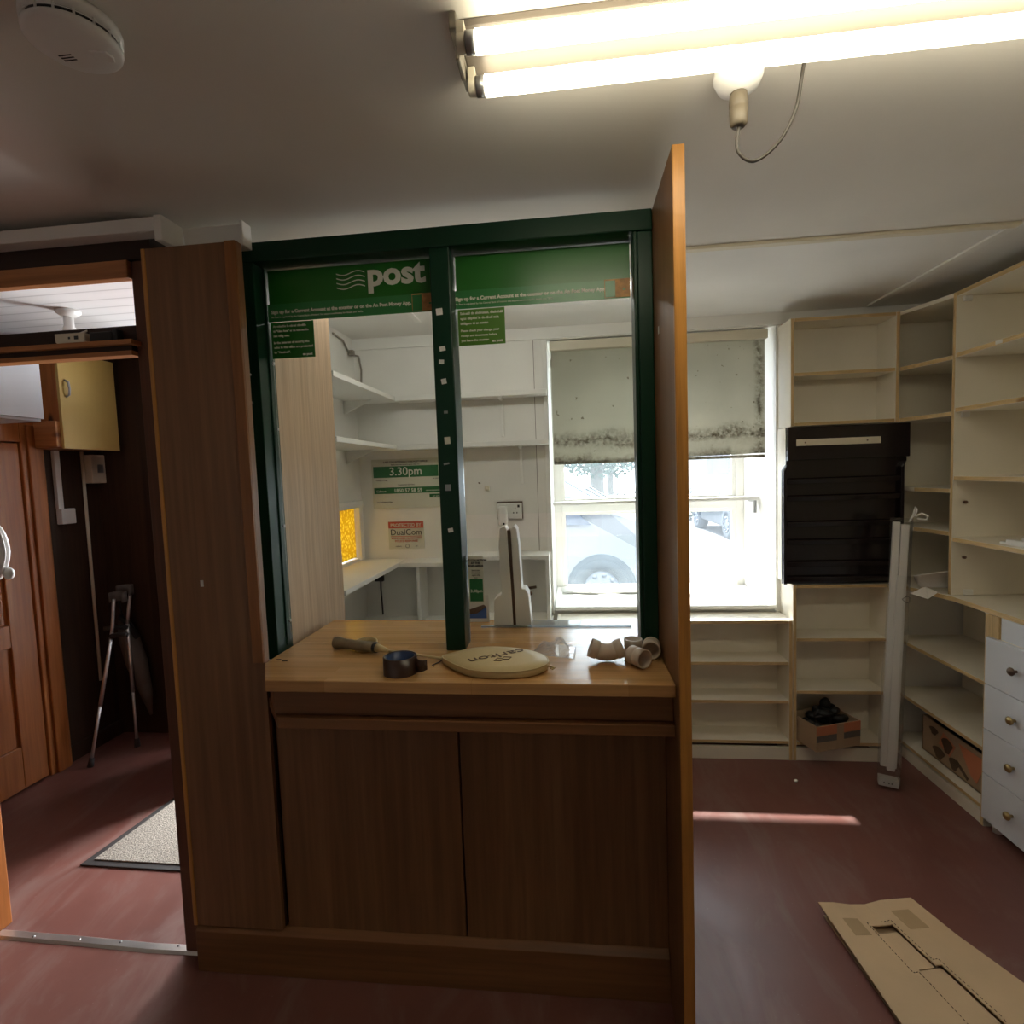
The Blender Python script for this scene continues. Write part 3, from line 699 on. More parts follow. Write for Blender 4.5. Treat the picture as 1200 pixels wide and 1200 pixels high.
# cover: teardrop outline from throat (left) to tip (right)
cx, cy = -.235, 1.553
def cover_outline(s=1.0):
    out = []
    for k in range(48):
        a = 2 * PI * k / 48
        x = .155 * math.cos(a); y = .107 * math.sin(a)
        if x < -.05: y *= 1 - .55 * ((-.05 - x) / .105) ** 1.6
        if x < -.05: x *= 1.06
        out.append((cx + x * s, cy + y * s - .22 * x * s * .55))
    return out
o1 = cover_outline(); o2 = cover_outline(.985); o3 = cover_outline(.7); o4 = cover_outline(.3)
b = MB(); n = 48
rings = [[(x, y, CTZ + .0015) for x, y in cover_outline(.97)], [(x, y, CTZ + .004) for x, y in o1], [(x, y, CTZ + .019) for x, y in o1], [(x, y, CTZ + .024) for x, y in o2], [(x, y, CTZ + .0285) for x, y in o3], [(x, y, CTZ + .030) for x, y in o4]]
vs = [p for r in rings for p in r]; fs = []
for j in range(len(rings) - 1):
    for k in range(n): fs.append((j * n + k, j * n + (k + 1) % n, (j + 1) * n + (k + 1) % n, (j + 1) * n + k))
fs.append(tuple(range(n))[::-1]); fs.append(tuple(range((len(rings) - 1) * n, len(rings) * n)))
b.add(vs, fs, 0, True); cv = obj('cover', b, M['cover'], rc, label='beige zip cover over the racket head')
obj('piping', MB().tube([(x, y, CTZ + .0215) for x, y in o1], .0022, 8, closed=True), M['cover'], cv)
xd = Vector((-.84, -.54, 0)); yd = Vector((.54, -.84, 0))
b = MB().text('carlton', .05, (-.165, 1.616, CTZ + .0308), xd, yd, width=.175, height=.034, bold=-.0002)
vs = []
c0 = Vector((-.21, 1.526, CTZ + .0308))
for pl in ([(-.028, 0), (-.01, .014), (0, 0), (.01, .014), (.028, 0), (.012, -.012), (0, -.004), (-.012, -.012)],):
    pp = [c0 + xd.normalized() * u + yd.normalized() * -v for u, v in pl]
    b.tube(pp, .0012, 6, closed=True)
obj('lettering', b, M['ink_brown'], cv)
obj('zip_puller', MB().tube([(-.083, 1.523, CTZ + .012), (-.072, 1.518, CTZ + .012), (-.062, 1.514, CTZ + .009), (-.066, 1.508, CTZ + .008), (-.074, 1.514, CTZ + .009)], .0025, 8), M['brass'], cv)
obj('drawstring', MB().tube([(-.395, 1.583, CTZ + .012), (-.41, 1.565, CTZ + .006), (-.425, 1.55, CTZ + .003), (-.418, 1.54, CTZ + .003)], .0018, 6), M['tapebrown'], cv)
# tape roll
tr = thing('tape_roll', 'dark brown parcel tape roll standing flat on the counter beside the racket', 'tape', (-.505, 1.497, CTZ))
q = Matrix.Translation((-.505, 1.497, CTZ))
obj('tape', MB().lathe([(.0485, 0), (.0485, .05), (.0425, .05), (.0425, 0), (.0485, 0)], 40, 0, q, caps=False), M['tapebrown'], tr)
obj('core', MB().lathe([(.042, .0), (.042, .0485), (.040, .0485), (.040, .0)], 40, 0, q, caps=False), M['tapeblue'], tr, label='printed blue inner core')
b = MB(); vs = []; N = 8
for i in range(N + 1):
    u = i / N; x = -.459 + .036 * u; y = 1.494 - .022 * math.sin(u * 2.6)
    vs += [(x, y, CTZ + .004 + .010 * u), (x, y, CTZ + .048 - .006 * u), (x + .0008, y + .0008, CTZ + .048 - .006 * u), (x + .0008, y + .0008, CTZ + .004 + .010 * u)]
fs = []
for i in range(N):
    for k in range(4): fs.append((4 * i + k, 4 * i + 4 + k, 4 * i + 4 + (k + 1) % 4, 4 * i + (k + 1) % 4))
b.add(vs, fs, 0, True); obj('tape_tail', b, M['tapebrown'], tr)
# pipe fittings
def fitting(label, loc, rot, kind):
    t = thing('pipe_fitting', label, 'pipe fitting', loc, rot, 'beige pipe fittings on the counter')
    R = .0265
    if kind == 'elbow':       # two sockets meeting at 45 degrees, standing on its bend
        R = .0255; th = .38
        c0, c1 = Vector((-.012, 0, R + .0022)), Vector((.012, 0, R + .0022))
        dl, dr_ = Vector((-math.cos(th), 0, math.sin(th))), Vector((math.cos(th), 0, math.sin(th)))
        path = [c0 + dl * .016, c0 + dl * .004, (c0 + c1) / 2 + Vector((0, 0, -.0008)), c1 + dr_ * .004, c1 + dr_ * .016]
        o = obj('bend', MB().tube(path, [R - .0005, R, R, R, R - .0005], 28), M['pipe'], None); o.parent = t
        for c_, d_ in ((c0, dl), (c1, dr_)):
            q = d_.to_track_quat('Z', 'Y').to_matrix().to_4x4(); q.translation = c_ + d_ * .0145
            o = obj('socket', MB().lathe([(R - .001, 0), (R + .002, .002), (R + .0025, .024), (R - .002, .024), (R - .003, .004), (.001, .004)], 28, 0, q, caps=False), M['pipe'], None); o.parent = t
    else:
        L = .055
        obj('socket', MB().lathe([(.010, .0), (R - .001, 0), (R, .003), (R, L * .45), (R - .0015, L * .47), (R, L * .5), (R + .001, L), (R - .0035, L), (R - .005, .010), (.002, .010)], 32, 0, None, caps=False), M['pipe'], t, loc=(0, 0, 0)) if False else None
        o = obj('socket', MB().lathe([(.002, .0), (R - .001, 0), (R, .003), (R, L * .45), (R - .0015, L * .47), (R, L * .5), (R + .001, L), (R - .0035, L), (R - .005, .010), (.002, .010)], 32, 0, None, caps=False), M['pipe'], None)
        o.parent = t
    return t
fitting('beige pipe elbow standing on its bend, apart at left of the other fittings', (.090, 1.597, CTZ), (0, 0, .02), 'elbow')
fitting('beige pipe socket standing upright behind the tilted ones', (.171, 1.637, CTZ), (0, 0, 0), 'socket')
t = fitting('beige pipe socket lying on its side in front, open end towards the camera', (.180, 1.600, CTZ + .0305), (PI / 2 + .0, 0, .62), 'socket')
t.location = (.160, 1.578, CTZ + .0277)
t = fitting('beige pipe socket lying against the divider at far right, dark hole showing', (.216, 1.640, CTZ + .0302), (PI / 2, 0, -.15), 'socket')
t.location = (.2280, 1.662, CTZ + .0277)
# clear bag
b = MB(); N = 28; vs = []
for i in range(N + 1):
    for j in range(N + 1):
        u, v = i / N - .5, j / N - .5
        x = -.060 + .14 * u * (1 - .35 * (v + .5)) + .03 * v; y = 1.690 + .11 * v - .05 * u
        e = max(0, 1 - (2 * abs(u)) ** 3) * max(0, 1 - (2 * abs(v)) ** 3)
        z = CTZ + .004 + e * (.020 + .012 * math.sin(11 * u + 6 * v) + .006 * math.sin(23 * v - 9 * u) + random.uniform(0, .003))
        vs.append((x, y, z))
fs = [(i * (N + 1) + j, (i + 1) * (N + 1) + j, (i + 1) * (N + 1) + j + 1, i * (N + 1) + j + 1) for i in range(N) for j in range(N)]
top = [(a, b_, c) for a, b_, c in vs]
bot = [(a, b_, CTZ + .0015) for a, b_, c in vs]
nn = len(vs); rim = [i for i in range(N + 1)] + [(i + 1) * (N + 1) + N for i in range(N)] + [N * (N + 1) + j for j in range(N - 1, -1, -1)] + [i * (N + 1) for i in range(N - 1, 0, -1)]
b.add(top + bot, fs + [tuple(k + nn for k in f[::-1]) for f in fs] + [(rim[i], rim[(i + 1) % len(rim)], rim[(i + 1) % len(rim)] + nn, rim[i] + nn) for i in range(len(rim))], 0, True)
tag(obj('plastic_bag', b, M['clear']), 'small crumpled clear plastic bag behind the racket tip', 'bag')
# white upright casing on counter back
ds = thing('equipment_case', 'tall white plastic casing with a dark upright slot behind the lower glass', 'equipment', (-.222, 2.0, CTZ))
obj('left_shell', MB().prism([(-.300, 1.041), (-.228, 1.041), (-.232, 1.20), (-.240, 1.400), (-.247, 1.412), (-.268, 1.405), (-.272, 1.34), (-.268, 1.16), (-.296, 1.14)], 1.972, 2.045, 'y'), M['white'], ds, .003)
obj('right_shell', MB().prism([(-.217, 1.041), (-.160, 1.041), (-.168, 1.16), (-.178, 1.178), (-.192, 1.18), (-.198, 1.34), (-.203, 1.40), (-.214, 1.412), (-.226, 1.40), (-.221, 1.20)], 1.972, 2.045, 'y'), M['white'], ds, .003)
obj('slot', MB().prism([(-.2275, 1.041), (-.2175, 1.041), (-.2215, 1.20), (-.2265, 1.395), (-.2395, 1.395), (-.2325, 1.20)], 1.98, 2.04, 'y'), M['bronze'], ds, label='dark brown slot')
# leaflet
lf = thing('leaflet', 'white leaflet with a blue and brown picture behind the glass', 'leaflet', (-.37, 2.03, CTZ))
obj('card', MB().box(-.43, -.325, 2.030, 2.033, CTZ + .001, CTZ + .105), M['paper'], lf)
obj('picture', MB().prism([(-.41, 1.055), (-.335, 1.055), (-.335, 1.10), (-.36, 1.093), (-.40, 1.08)], 2.028, 2.0295, 'y'), M['blueprint'], lf)
obj('picture_dark', MB().prism([(-.412, 1.07), (-.37, 1.075), (-.335, 1.10), (-.345, 1.108), (-.37, 1.10), (-.40, 1.09)], 2.026, 2.0275, 'y'), M['ink_brown'], lf)
# clear folder
b = MB().box(-.165, .02, 1.975, 2.04, CTZ + .0005, CTZ + .0035); tag(obj('plastic_folder', b, M['folder'], None, .001), 'pale blue clear plastic folder lying at the back of the counter', 'folder')
# debris on the counter
for i, (x, y, s, lab) in enumerate(((-.955 + .02, 1.60, .008, 'dark splinter on the worktop corner, left one of two'), (-.908, 1.588, .009, 'dark splinter on the worktop corner, right one of two'))):
    tag(obj('wood_splinter', MB().box(x - s, x + s, y - .0025, y + .0025, CTZ + .0003, CTZ + .003), M['ink_brown'], None, .001), lab, 'debris')

# ------------------------------------------------------------------ office interior
SH = [(2.07, 'upper white shelf along the left office wall'), (1.79, 'middle white shelf along the left office wall'), (1.115, 'lower white shelf under the amber glass')]
for z, lab in SH:
    t = thing('wall_shelf', lab, 'shelf', (-1.13, 2.73, z))
    obj('board', MB().box(-1.268, -1.0, 2.28, 3.18, z - .024, z), M['white'], t, .002)
    b = MB()
    for y in (2.5, 3.0): b.prism([(-1.267, z - .025), (-1.10, z - .025), (-1.267, z - .10)], y, y + .015, 'y')
    obj('bracket', b, M['white'], t)
for z, lab, bx in ((2.07, 'upper white shelf on the back office wall', -.39), (1.79, 'lower white shelf on the back office wall', -.288)):
    t = thing('wall_shelf', lab, 'shelf', (-.55, 3.15, z))
    obj('board', MB().box(-.998, -.125, 3.09, 3.198, z - .028, z), M['white'], t, .002)
    obj('bracket', MB().box(bx - .008, bx + .008, 3.182, 3.198, z - .25, z - .029).box(bx - .008, bx + .008, 3.10, 3.182, z - .042, z - .029), M['white'], t, .002)
t = thing('wall_shelf', 'white desk-height shelf on the back wall left of the cubby box', 'shelf', (-.82, 3.1, 1.1))
obj('board', MB().box(-.998, -.66, 3.02, 3.198, 1.086, 1.112), M['white'], t, .002)
obj('support_panel', MB().box(-.90, -.882, 3.03, 3.19, .762, 1.085), M['white'], t, .001)
# desk
t = thing('office_desk', 'low white desk with brown edge behind the counter', 'desk', (-.7, 2.95, 0))
obj('desk_top', MB().box(-1.268, -.125, 2.70, 3.198, .735, .76, 0, {'-y': 1}), [M['white'], M['card_d']], t, .002)
obj('leg', MB().box(-1.26, -1.23, 2.74, 3.15, 0, .734), M['white'], t); obj('leg', MB().box(-.16, -.13, 2.74, 3.15, 0, .734), M['white'], t)
# cubby
t = thing('cubby_box', 'white open-fronted cubby box on the desk beside the window', 'box', (-.385, 3.1, .77))
X0, X1, Z0, Z1 = -.65, -.135, .761, 1.145
obj('shell', MB().box(X0, X1, 3.0, 3.18, Z1 - .022, Z1).box(X0, X1, 3.0, 3.18, Z0, Z0 + .02).box(X0, X0 + .02, 3.0, 3.18, Z0 + .02, Z1 - .022).box(X1 - .02, X1, 3.0, 3.18, Z0 + .02, Z1 - .022), M['white'], t, .002)
obj('back_panel', MB().box(X0 + .001, X1 - .001, 3.181, 3.195, Z0, Z1), M['white'], t)
obj('hook', MB().tube([(-.27, 3.179, .93), (-.27, 3.15, .93), (-.22, 3.14, .94)], .008).sphere((-.255, 3.15, .90), .012), M['bronze'], t)
# posters
t = thing('wall_notice', 'white and green notice with a large time on the office back wall', 'notice', (-.985, 3.195, 1.42))
obj('card', MB().box(-1.195, -.775, 3.194, 3.1998, 1.42, 1.715), M['paper_cream'], t)
obj('green_band', MB().box(-1.185, -.785, 3.1925, 3.1938, 1.605, 1.672).box(-1.185, -.78, 3.1925, 3.1938, 1.508, 1.545).box(-.845, -.778, 3.1925, 3.1938, 1.478, 1.500), M['greenprint'], t)
b = MB().text('LAST COLLECTION AT THIS POST OFFICE', .02, (-.985, 3.1935, 1.692), align='CENTER', width=.27, bold=.0004)
b.text('Bailiúchán deireanach ag an oifig seo', .012, (-.985, 3.1935, 1.677), align='CENTER')
b.text('Customer Service', .014, (-.985, 3.1935, 1.556), align='CENTER'); b.text('Monday to Friday', .010, (-1.17, 3.1935, 1.585)); b.text('an post', .012, (-.82, 3.1935, 1.59))
b.text('Lines open 9am to 5.30pm', .009, (-1.17, 3.1935, 1.455))
obj('lettering', b, M['inkblack'], t)
b = MB().text('3.30pm', .068, (-.985, 3.1922, 1.618), align='CENTER', bold=.0008)
b.text('1850 57 58 59', .030, (-.975, 3.1922, 1.516), align='CENTER', bold=.0006); b.text('Callsave', .018, (-1.17, 3.1922, 1.518)); b.text('www.anpost.ie', .014, (-.865, 3.1922, 1.519)); b.text('an post', .016, (-.825, 3.1922, 1.483))
obj('white_lettering', b, M['letter'], t)
t = thing('alarm_notice', 'small white and red alarm notice on the office back wall', 'notice', (-1.0, 3.195, 1.175))
obj('card', MB().box(-1.11, -.89, 3.194, 3.1998, 1.172, 1.34), M['paper_cream'], t)
obj('red_band', MB().box(-1.108, -.892, 3.1925, 3.1938, 1.298, 1.338).box(-1.095, -.905, 3.1925, 3.1938, 1.247, 1.250), M['red'], t)
obj('white_lettering', MB().text('PROTECTED BY', .028, (-1.0, 3.1922, 1.308), align='CENTER', width=.19, bold=.0005), M['letter'], t)
obj('lettering', MB().text('DualCom', .052, (-1.0, 3.1935, 1.257), align='CENTER', width=.19), M['inkblack'], t)
obj('red_lettering', MB().text('MONITORED ALARM WITH', .016, (-1.0, 3.1935, 1.232), align='CENTER', width=.185, bold=.0003).text('POLICE RESPONSE', .016, (-1.0, 3.1935, 1.214), align='CENTER', width=.14, bold=.0003), M['red'], t)
b = MB().text('redcare', .012, (-1.07, 3.1935, 1.185)).text('csl', .012, (-.945, 3.1935, 1.185)); b.tube([(-.995 + .011 * math.cos(a), 3.193, 1.189 + .011 * math.sin(a)) for a in [k * PI / 8 for k in range(16)]], .0012, 5, closed=True)
obj('small_print', b, M['inkblack'], t)
# socket with plug
t = thing('wall_socket', 'white double wall socket with a plug-in charger on the office back wall', 'socket', (-.365, 3.195, 1.33))
obj('back_box', MB().box(-.442, -.288, 3.190, 3.198, 1.338, 1.440), M['bronze'], t)
obj('face_plate', MB().box(-.438, -.292, 3.180, 3.1895, 1.338, 1.430), M['plastic'], t, .003)
b = MB()
for x in (-.342, -.322): b.box(x - .003, x + .003, 3.178, 3.1798, 1.37, 1.378)
b.box(-.334, -.330, 3.178, 3.1798, 1.395, 1.405).box(-.318, -.306, 3.177, 3.1798, 1.405, 1.42)
obj('socket_hole', b, M['black'], t)
pl = obj('plug', MB().box(-.428, -.375, 3.125, 3.1795, 1.30, 1.415), M['plastic'], t, .010)
obj('plug_light', MB().cyl((-.395, 3.1245, 1.315), (-.395, 3.122, 1.315), .006, n=10), M['black'], pl)
tag(obj('wall_hook', MB().box(-.51, -.482, 3.188, 3.199, 1.508, 1.535).cyl((-.496, 3.188, 1.52), (-.496, 3.175, 1.522), .006), M['cream'], None, .002), 'small cream hook stuck on the office back wall', 'hook')
tag(obj('wall_screw', MB().cyl((-.545, 3.199, 1.556), (-.535, 3.185, 1.553), .004), M['bronze'], None), 'dark screw in the office back wall above the socket', 'screw')
# wall cracks / cable at left corner
tag(obj('wall_cable', MB().tube([(-1.17, 3.19, 1.08), (-1.172, 3.185, .93), (-1.168, 3.188, .772)], .005).box(-1.20, -1.15, 3.165, 3.19, .98, 1.08), M['black']), 'black cable and block in the corner below the lower left shelf', 'cable')
b = MB().tube([(-1.262, 2.9, 2.395), (-1.258, 3.02, 2.385), (-1.256, 3.08, 2.34), (-1.25, 3.15, 2.33), (-1.235, 3.185, 2.33), (-1.225, 3.19, 2.25), (-1.23, 3.19, 2.15), (-1.232, 3.19, 2.08)], .006, 6)
b.box(-1.265, -1.235, 3.10, 3.13, 2.32, 2.35)
tag(obj('corner_cable', b, M['galv']), 'ragged dark cable run in the top left corner of the office', 'cable')

struct('trim_15', MB().box(-.199, -.1965, YB - .0012, YB, 1.12, 2.364), M['bronze'], label='thin dark board joint on the office back wall')
# ------------------------------------------------------------------ window things
bl = thing('roller_blind', 'stained beige roller blind pulled halfway down the window', 'blind', (0, 3.23, 1.655))
obj('cassette', MB().box(-.105, 1.10, 3.205, 3.27, 2.30, 2.352), M['cream'], bl, .004)
N = 24; vs = []; fs = []
for i in range(N + 1):
    u = i / N; x = -.098 + 1.19 * u
    for j in range(2):
        z = (1.652 + .018 * u, 2.305)[j]
        yy = 3.235 + .004 * math.sin(u * 7)
        vs += [(x, yy, z), (x, yy + .0012, z)]
for i in range(N):
    a = 4 * i; c = a + 4
    fs += [(a, c, c + 2, a + 2), (a + 1, a + 3, c + 3, c + 1), (a, a + 1, c + 1, c), (a + 2, c + 2, c + 3, a + 3)]
obj('cloth', MB().add(vs, fs), M['blind'], bl)
obj('hem_bar', MB().box(-.095, 1.09, 3.232, 3.243, 1.646, 1.662), M['blind'], bl, .002)
t = thing('window_shelf', 'thin white board on a bracket crossing the middle of the window', 'shelf', (.5, 3.5, 1.39))
obj('board', MB().box(-.117, 1.125, 3.44, 3.56, 1.392, 1.412), M['white'], t, .002)
obj('bracket', MB().box(1.095, 1.112, 3.442, 3.455, 1.315, 1.39).box(1.095, 1.112, 3.455, 3.55, 1.378, 1.39), M['grey'], t, .001)
b = MB(); N = 14; vs = []
for i in range(N + 1):
    for j in range(5):
        u, v = i / N, j / 4
        vs.append((-.08 + .62 * u + .01 * math.sin(7 * v), 3.50 + .20 * v + .015 * math.sin(5 * u * PI), WZ0 + .026 + .016 * abs(math.sin(6 * u + 2 * v)) * (1 if 0 < i < N and 0 < j < 4 else .2) + random.uniform(0, .006)))
fs = [(i * 5 + j, (i + 1) * 5 + j, (i + 1) * 5 + j + 1, i * 5 + j + 1) for i in range(N) for j in range(4)]
b.add(vs, fs, 0, True)
o = obj('sill_cloth', b, M['paper']); md = o.modifiers.new('s', 'SOLIDIFY'); md.thickness = .004
tag(o, 'crumpled white sheet lying along the left of the window sill', 'sheet')

# ------------------------------------------------------------------ right-side loose things
# wrapped profile bundle
t = thing('wrapped_bundle', 'tall clear-wrapped bundle of white plastic profiles leaning on the base shelves', 'bundle', (1.505, 2.76, 0))
P0, P1 = Vector((1.505, 2.765, .004)), Vector((1.600, 2.85, 1.30))
dz = (P1 - P0).normalized(); xd = Vector((.9, -.35, 0)).normalized(); yd = dz.cross(xd).normalized(); xd = yd.cross(dz)
m4 = Matrix.Identity(4)
for i in range(3): m4[i][0] = xd[i]; m4[i][1] = yd[i]; m4[i][2] = dz[i]; m4[i][3] = P0[i]
LL = (P1 - P0).length
for (x0, x1, y0, y1, z0, z1) in ((-.036, -.006, -.018, .014, .10, LL), (-.003, .030, -.020, .010, .10, LL - .01), (-.012, .022, -.034, -.022, .09, LL * .80)):
    b = MB().box(x0, x1, y0, y1, z0, z1, mat=m4)
    obj('profile', b, M['plastic'], t, .003)
pr = [(-.046, -.040), (.042, -.040), (.048, .0), (.036, .024), (-.044, .024)]
vs = []; K = 14; fs = []
for k in range(K + 1):
    z = .012 + (LL + .02 - .012) * k / K
    for (x, y) in pr: vs.append(m4 @ Vector((x + random.uniform(-.003, .003), y + random.uniform(-.003, .003), z)))
for k in range(K):
    for i in range(5): fs.append((k * 5 + i, k * 5 + (i + 1) % 5, k * 5 + 5 + (i + 1) % 5, k * 5 + 5 + i))
obj('wrapping', MB().add(vs, fs), M['wrap'], t, label='clear plastic wrapping')
obj('base_card', MB().box(-.042, .040, -.036, .020, .012, .048, mat=m4), M['paper'], t, .002, label='white card at the bottom of the bundle')
b = MB()
for x in (-.02, .0, .012): b.cyl(m4 @ Vector((x, -.0365, .03)), m4 @ Vector((x, -.038, .03)), .003, n=8)
obj('printed_dot', b, M['inkblack'], t)
obj('wrapping_knot', MB().tube([m4 @ Vector(p) for p in ((.03, 0, LL), (.045, -.005, LL + .035), (.052, -.005, LL + .075), (.058, -.01, LL + .06), (.05, -.01, LL + .03), (.075, -.02, LL + .045), (.10, -.02, LL + .035), (.095, -.02, LL + .015), (.06, -.01, LL + .02))], .005, 8), M['paper'], t, label='twisted knot of plastic at the top')
b = MB().tube([m4 @ Vector((.030 + a, -.0415, .93 + c)) for a, c in ((-.018, 0), (0, .016), (.012, .012), (.012, -.012), (0, -.016))], .0013, 5, closed=True)
obj('printed_mark', b, M['inkblack'], t)
# folded paper on corner worktop
b = MB(); N = 10; vs = []
A, Bp, Cp, Dp = Vector((1.60, 2.80, 1.055)), Vector((1.93, 2.78, 1.10)), Vector((1.95, 2.78, .972)), Vector((1.665, 2.76, .985))
for i in range(N + 1):
    for j in range(N + 1):
        u, v = i / N, j / N
        p = (A * (1 - u) + Bp * u) * (1 - v) + (Dp * (1 - u) + Cp * u) * v
        p = p + Vector((0, .10 * math.sin(v * 1.4) - .05, 0)); vs.append(p)
fs = [(i * (N + 1) + j, (i + 1) * (N + 1) + j, (i + 1) * (N + 1) + j + 1, i * (N + 1) + j + 1) for i in range(N) for j in range(N)]
t = thing('folded_sheet', 'large white card sheet jutting out of the corner shelf above the worktop', 'card sheet', (1.75, 2.80, .966))
o = obj('sheet', MB().add(vs, fs, 0, True), M['paper'], t); md = o.modifiers.new('s', 'SOLIDIFY'); md.thickness = .002
o = obj('flap', MB().add([(1.655, 2.752, 1.0), (1.70, 2.735, .975), (1.635, 2.70, .952), (1.575, 2.735, .972)], [(0, 1, 2, 3)]), M['paper'], t); md = o.modifiers.new('s', 'SOLIDIFY'); md.thickness = .002
# small white block on right shelf
tag(obj('bracket_block', MB().box(1.77, 1.80, 2.30, 2.44, 1.2385, 1.262).box(1.80, 1.82, 2.34, 2.40, 1.2385, 1.27).box(1.772, 1.79, 2.44, 2.475, 1.2385, 1.25), M['plastic'], None, .003), 'small white plastic bracket lying on the right shelf', 'bracket')
# open carton on the base shelf
bx = thing('open_carton', 'tilted orange-brown carton full of black things on the base shelf below the rack', 'carton', (1.31, 3.0, .106))
q = Matrix.Translation((1.318, 3.02, .108)) @ Matrix.Rotation(.33, 4, 'Z')
W_, D_, H_ = .135, .10, .135
b = MB()
for (x0, x1, y0, y1) in ((-W_, W_, -D_, -D_ + .006), (-W_, W_, D_ - .006, D_), (-W_, -W_ + .006, -D_ + .006, D_ - .006), (W_ - .006, W_, -D_ + .006, D_ - .006)):
    b.box(x0, x1, y0, y1, .006, H_, 0, mat=q)
b.box(-W_, W_, -D_, D_, 0, .006, 0, mat=q)
b.box(-W_ - .001, W_ + .001, -D_ - .0012, -D_ - .0002, .085, H_, 1, mat=q).box(W_ + .0002, W_ + .0012, -D_, D_, .085, H_, 1, mat=q)
b.box(-W_, W_, -D_ - .0012, -D_ - .0002, .05, .083, 2, mat=q).box(-.012, .03, -D_ - .0022, -D_ - .0013, .0, H_, 0, mat=q)
obj('carton', b, [M['card_d'], M['orange'], M['greycloth']], bx)
b = MB()
for k in range(26):
    p = q @ Vector((random.uniform(-.10, .09), random.uniform(-.06, .07), random.uniform(.08, .19)))
    b.sphere(p, (random.uniform(.02, .04), random.uniform(.02, .03), random.uniform(.015, .035)), 0, 8, 6)
b.tube([q @ Vector((-.10, -.05, .16)), q @ Vector((-.02, -.07, .175)), q @ Vector((.07, -.02, .165)), q @ Vector((.10, .04, .15))], .006)
o = obj('contents', b, M['black'], bx, label='black jumbled contents'); o['kind'] = 'stuff'
# fruit box on right lower shelf
fb = thing('printed_carton', 'long brown cardboard box with dark and orange printing on the lowest right shelf', 'carton', (1.9, 2.79, .089))
b = MB(); x0, x1, y0, y1, z0, z1 = 1.795, 2.06, 2.535, 2.99, .0885, .272
b.box(x0, x0 + .006, y0, y1, z0, z1).box(x1 - .006, x1, y0, y1, z0, z1).box(x0, x1, y0, y0 + .006, z0, z1).box(x0, x1, y1 - .006, y1, z0, z1).box(x0, x1, y0, y1, z0, z0 + .006)
obj('carton', b, M['card_d'], fb)
def pr(poly, k): return MB().prism(poly, x0 - .0012 - k * .0006, x0 - .0004 - k * .0006, 'x')
b = MB()
for (yy, zz, ry, rz) in ((2.80, .195, .035, .038), (2.90, .225, .03, .02), (2.75, .13, .03, .03), (2.86, .13, .04, .03)):
    pts = [(yy + ry * math.cos(a) * (1 + .3 * math.sin(3 * a)), zz + rz * math.sin(a)) for a in [2 * PI * k / 16 for k in range(16)]]
    b.prism(pts, x0 - .0016, x0 - .0006, 'x')
b.prism([(2.66, .10), (2.74, .15), (2.73, .165), (2.65, .115)], x0 - .0016, x0 - .0006, 'x')
obj('dark_print', b, M['ink_brown'], fb)
b = MB().prism([(2.545, .25), (2.72, .25), (2.64, .14), (2.60, .12)], x0 - .0014, x0 - .0004, 'x').prism([(2.74, .22), (2.83, .25), (2.86, .18), (2.78, .15)], x0 - .0012, x0 - .0003, 'x')
obj('orange_print', b, M['orange'], fb)
obj('contents', MB().box(1.81, 1.95, 2.56, 2.72, .24, .285).box(1.82, 1.98, 2.74, 2.97, .20, .262), M['black'], fb, .006, label='dark contents showing at the top')
# flattened cardboard on the floor
fc = thing('flattened_carton', 'flattened brown cardboard carton with a die-cut slot on the floor at right', 'cardboard', (1.15, 1.7, 0))
def P(u, v):  # u along length (away from far end), v across
    A_, B_ = Vector((.835, 1.955)), Vector((1.165, 1.985))
    dl = Vector((.55, -.83)).normalized() if False else Vector((.165, -.83)).normalized()
    return A_ * (1 - v) + B_ * v + dl * u
# outline from pixel study: long axis runs towards the camera and right
import itertools
farL, farR = Vector((.850, 1.945)), Vector((1.170, 2.0))
nearL, nearR = Vector((.86, 1.20)), Vector((1.62, 1.45))
farL, farR, nearR, nearL = Vector((.835, 1.95)), Vector((1.165, 1.99)), Vector((1.55, 1.16)), Vector((.935, .95))
def Q(u, v):
    a = farL * (1 - v) + farR * v; c = nearL * (1 - v) + nearR * v
    return a * (1 - u) + c * u
def sheet(u0, u1, v0, v1, zf, n=14, k=8):
    vs = []
    for i in range(n + 1):
        for j in range(k + 1):
            u = u0 + (u1 - u0) * i / n; v = v0 + (v1 - v0) * j / k
            p = Q(u, v); vs.append((p.x, p.y, zf(u, v)))
    nn = len(vs); t_ = .004
    vs2 = vs + [(x, y, z - t_) for x, y, z in vs]
    f = [(i * (k + 1) + j, (i + 1) * (k + 1) + j, (i + 1) * (k + 1) + j + 1, i * (k + 1) + j + 1) for i in range(n) for j in range(k)]
    rim = [i * (k + 1) for i in range(n + 1)] + [n * (k + 1) + j for j in range(1, k + 1)] + [i * (k + 1) + k for i in range(n - 1, -1, -1)] + [j for j in range(k - 1, 0, -1)]
    f2 = f + [tuple(q_ + nn for q_ in g[::-1]) for g in f] + [(rim[i], rim[(i + 1) % len(rim)], rim[(i + 1) % len(rim)] + nn, rim[i] + nn) for i in range(len(rim))]
    return vs2, f2
zb = lambda u, v: .006
zt = lambda u, v: .026 - .012 * math.exp(-((v - .42) / .16) ** 2) * max(0, 1 - u * 3) + .012 * max(0, 1 - u * 6) * (v > .55) * (v - .4) * 2 + .012 * (1 - v) * max(0, 1 - u * 2.0)
b = MB(); b.add(*sheet(.02, 1, .02, .985, zb)); obj('lower_layer', b, M['card_d'], fc)
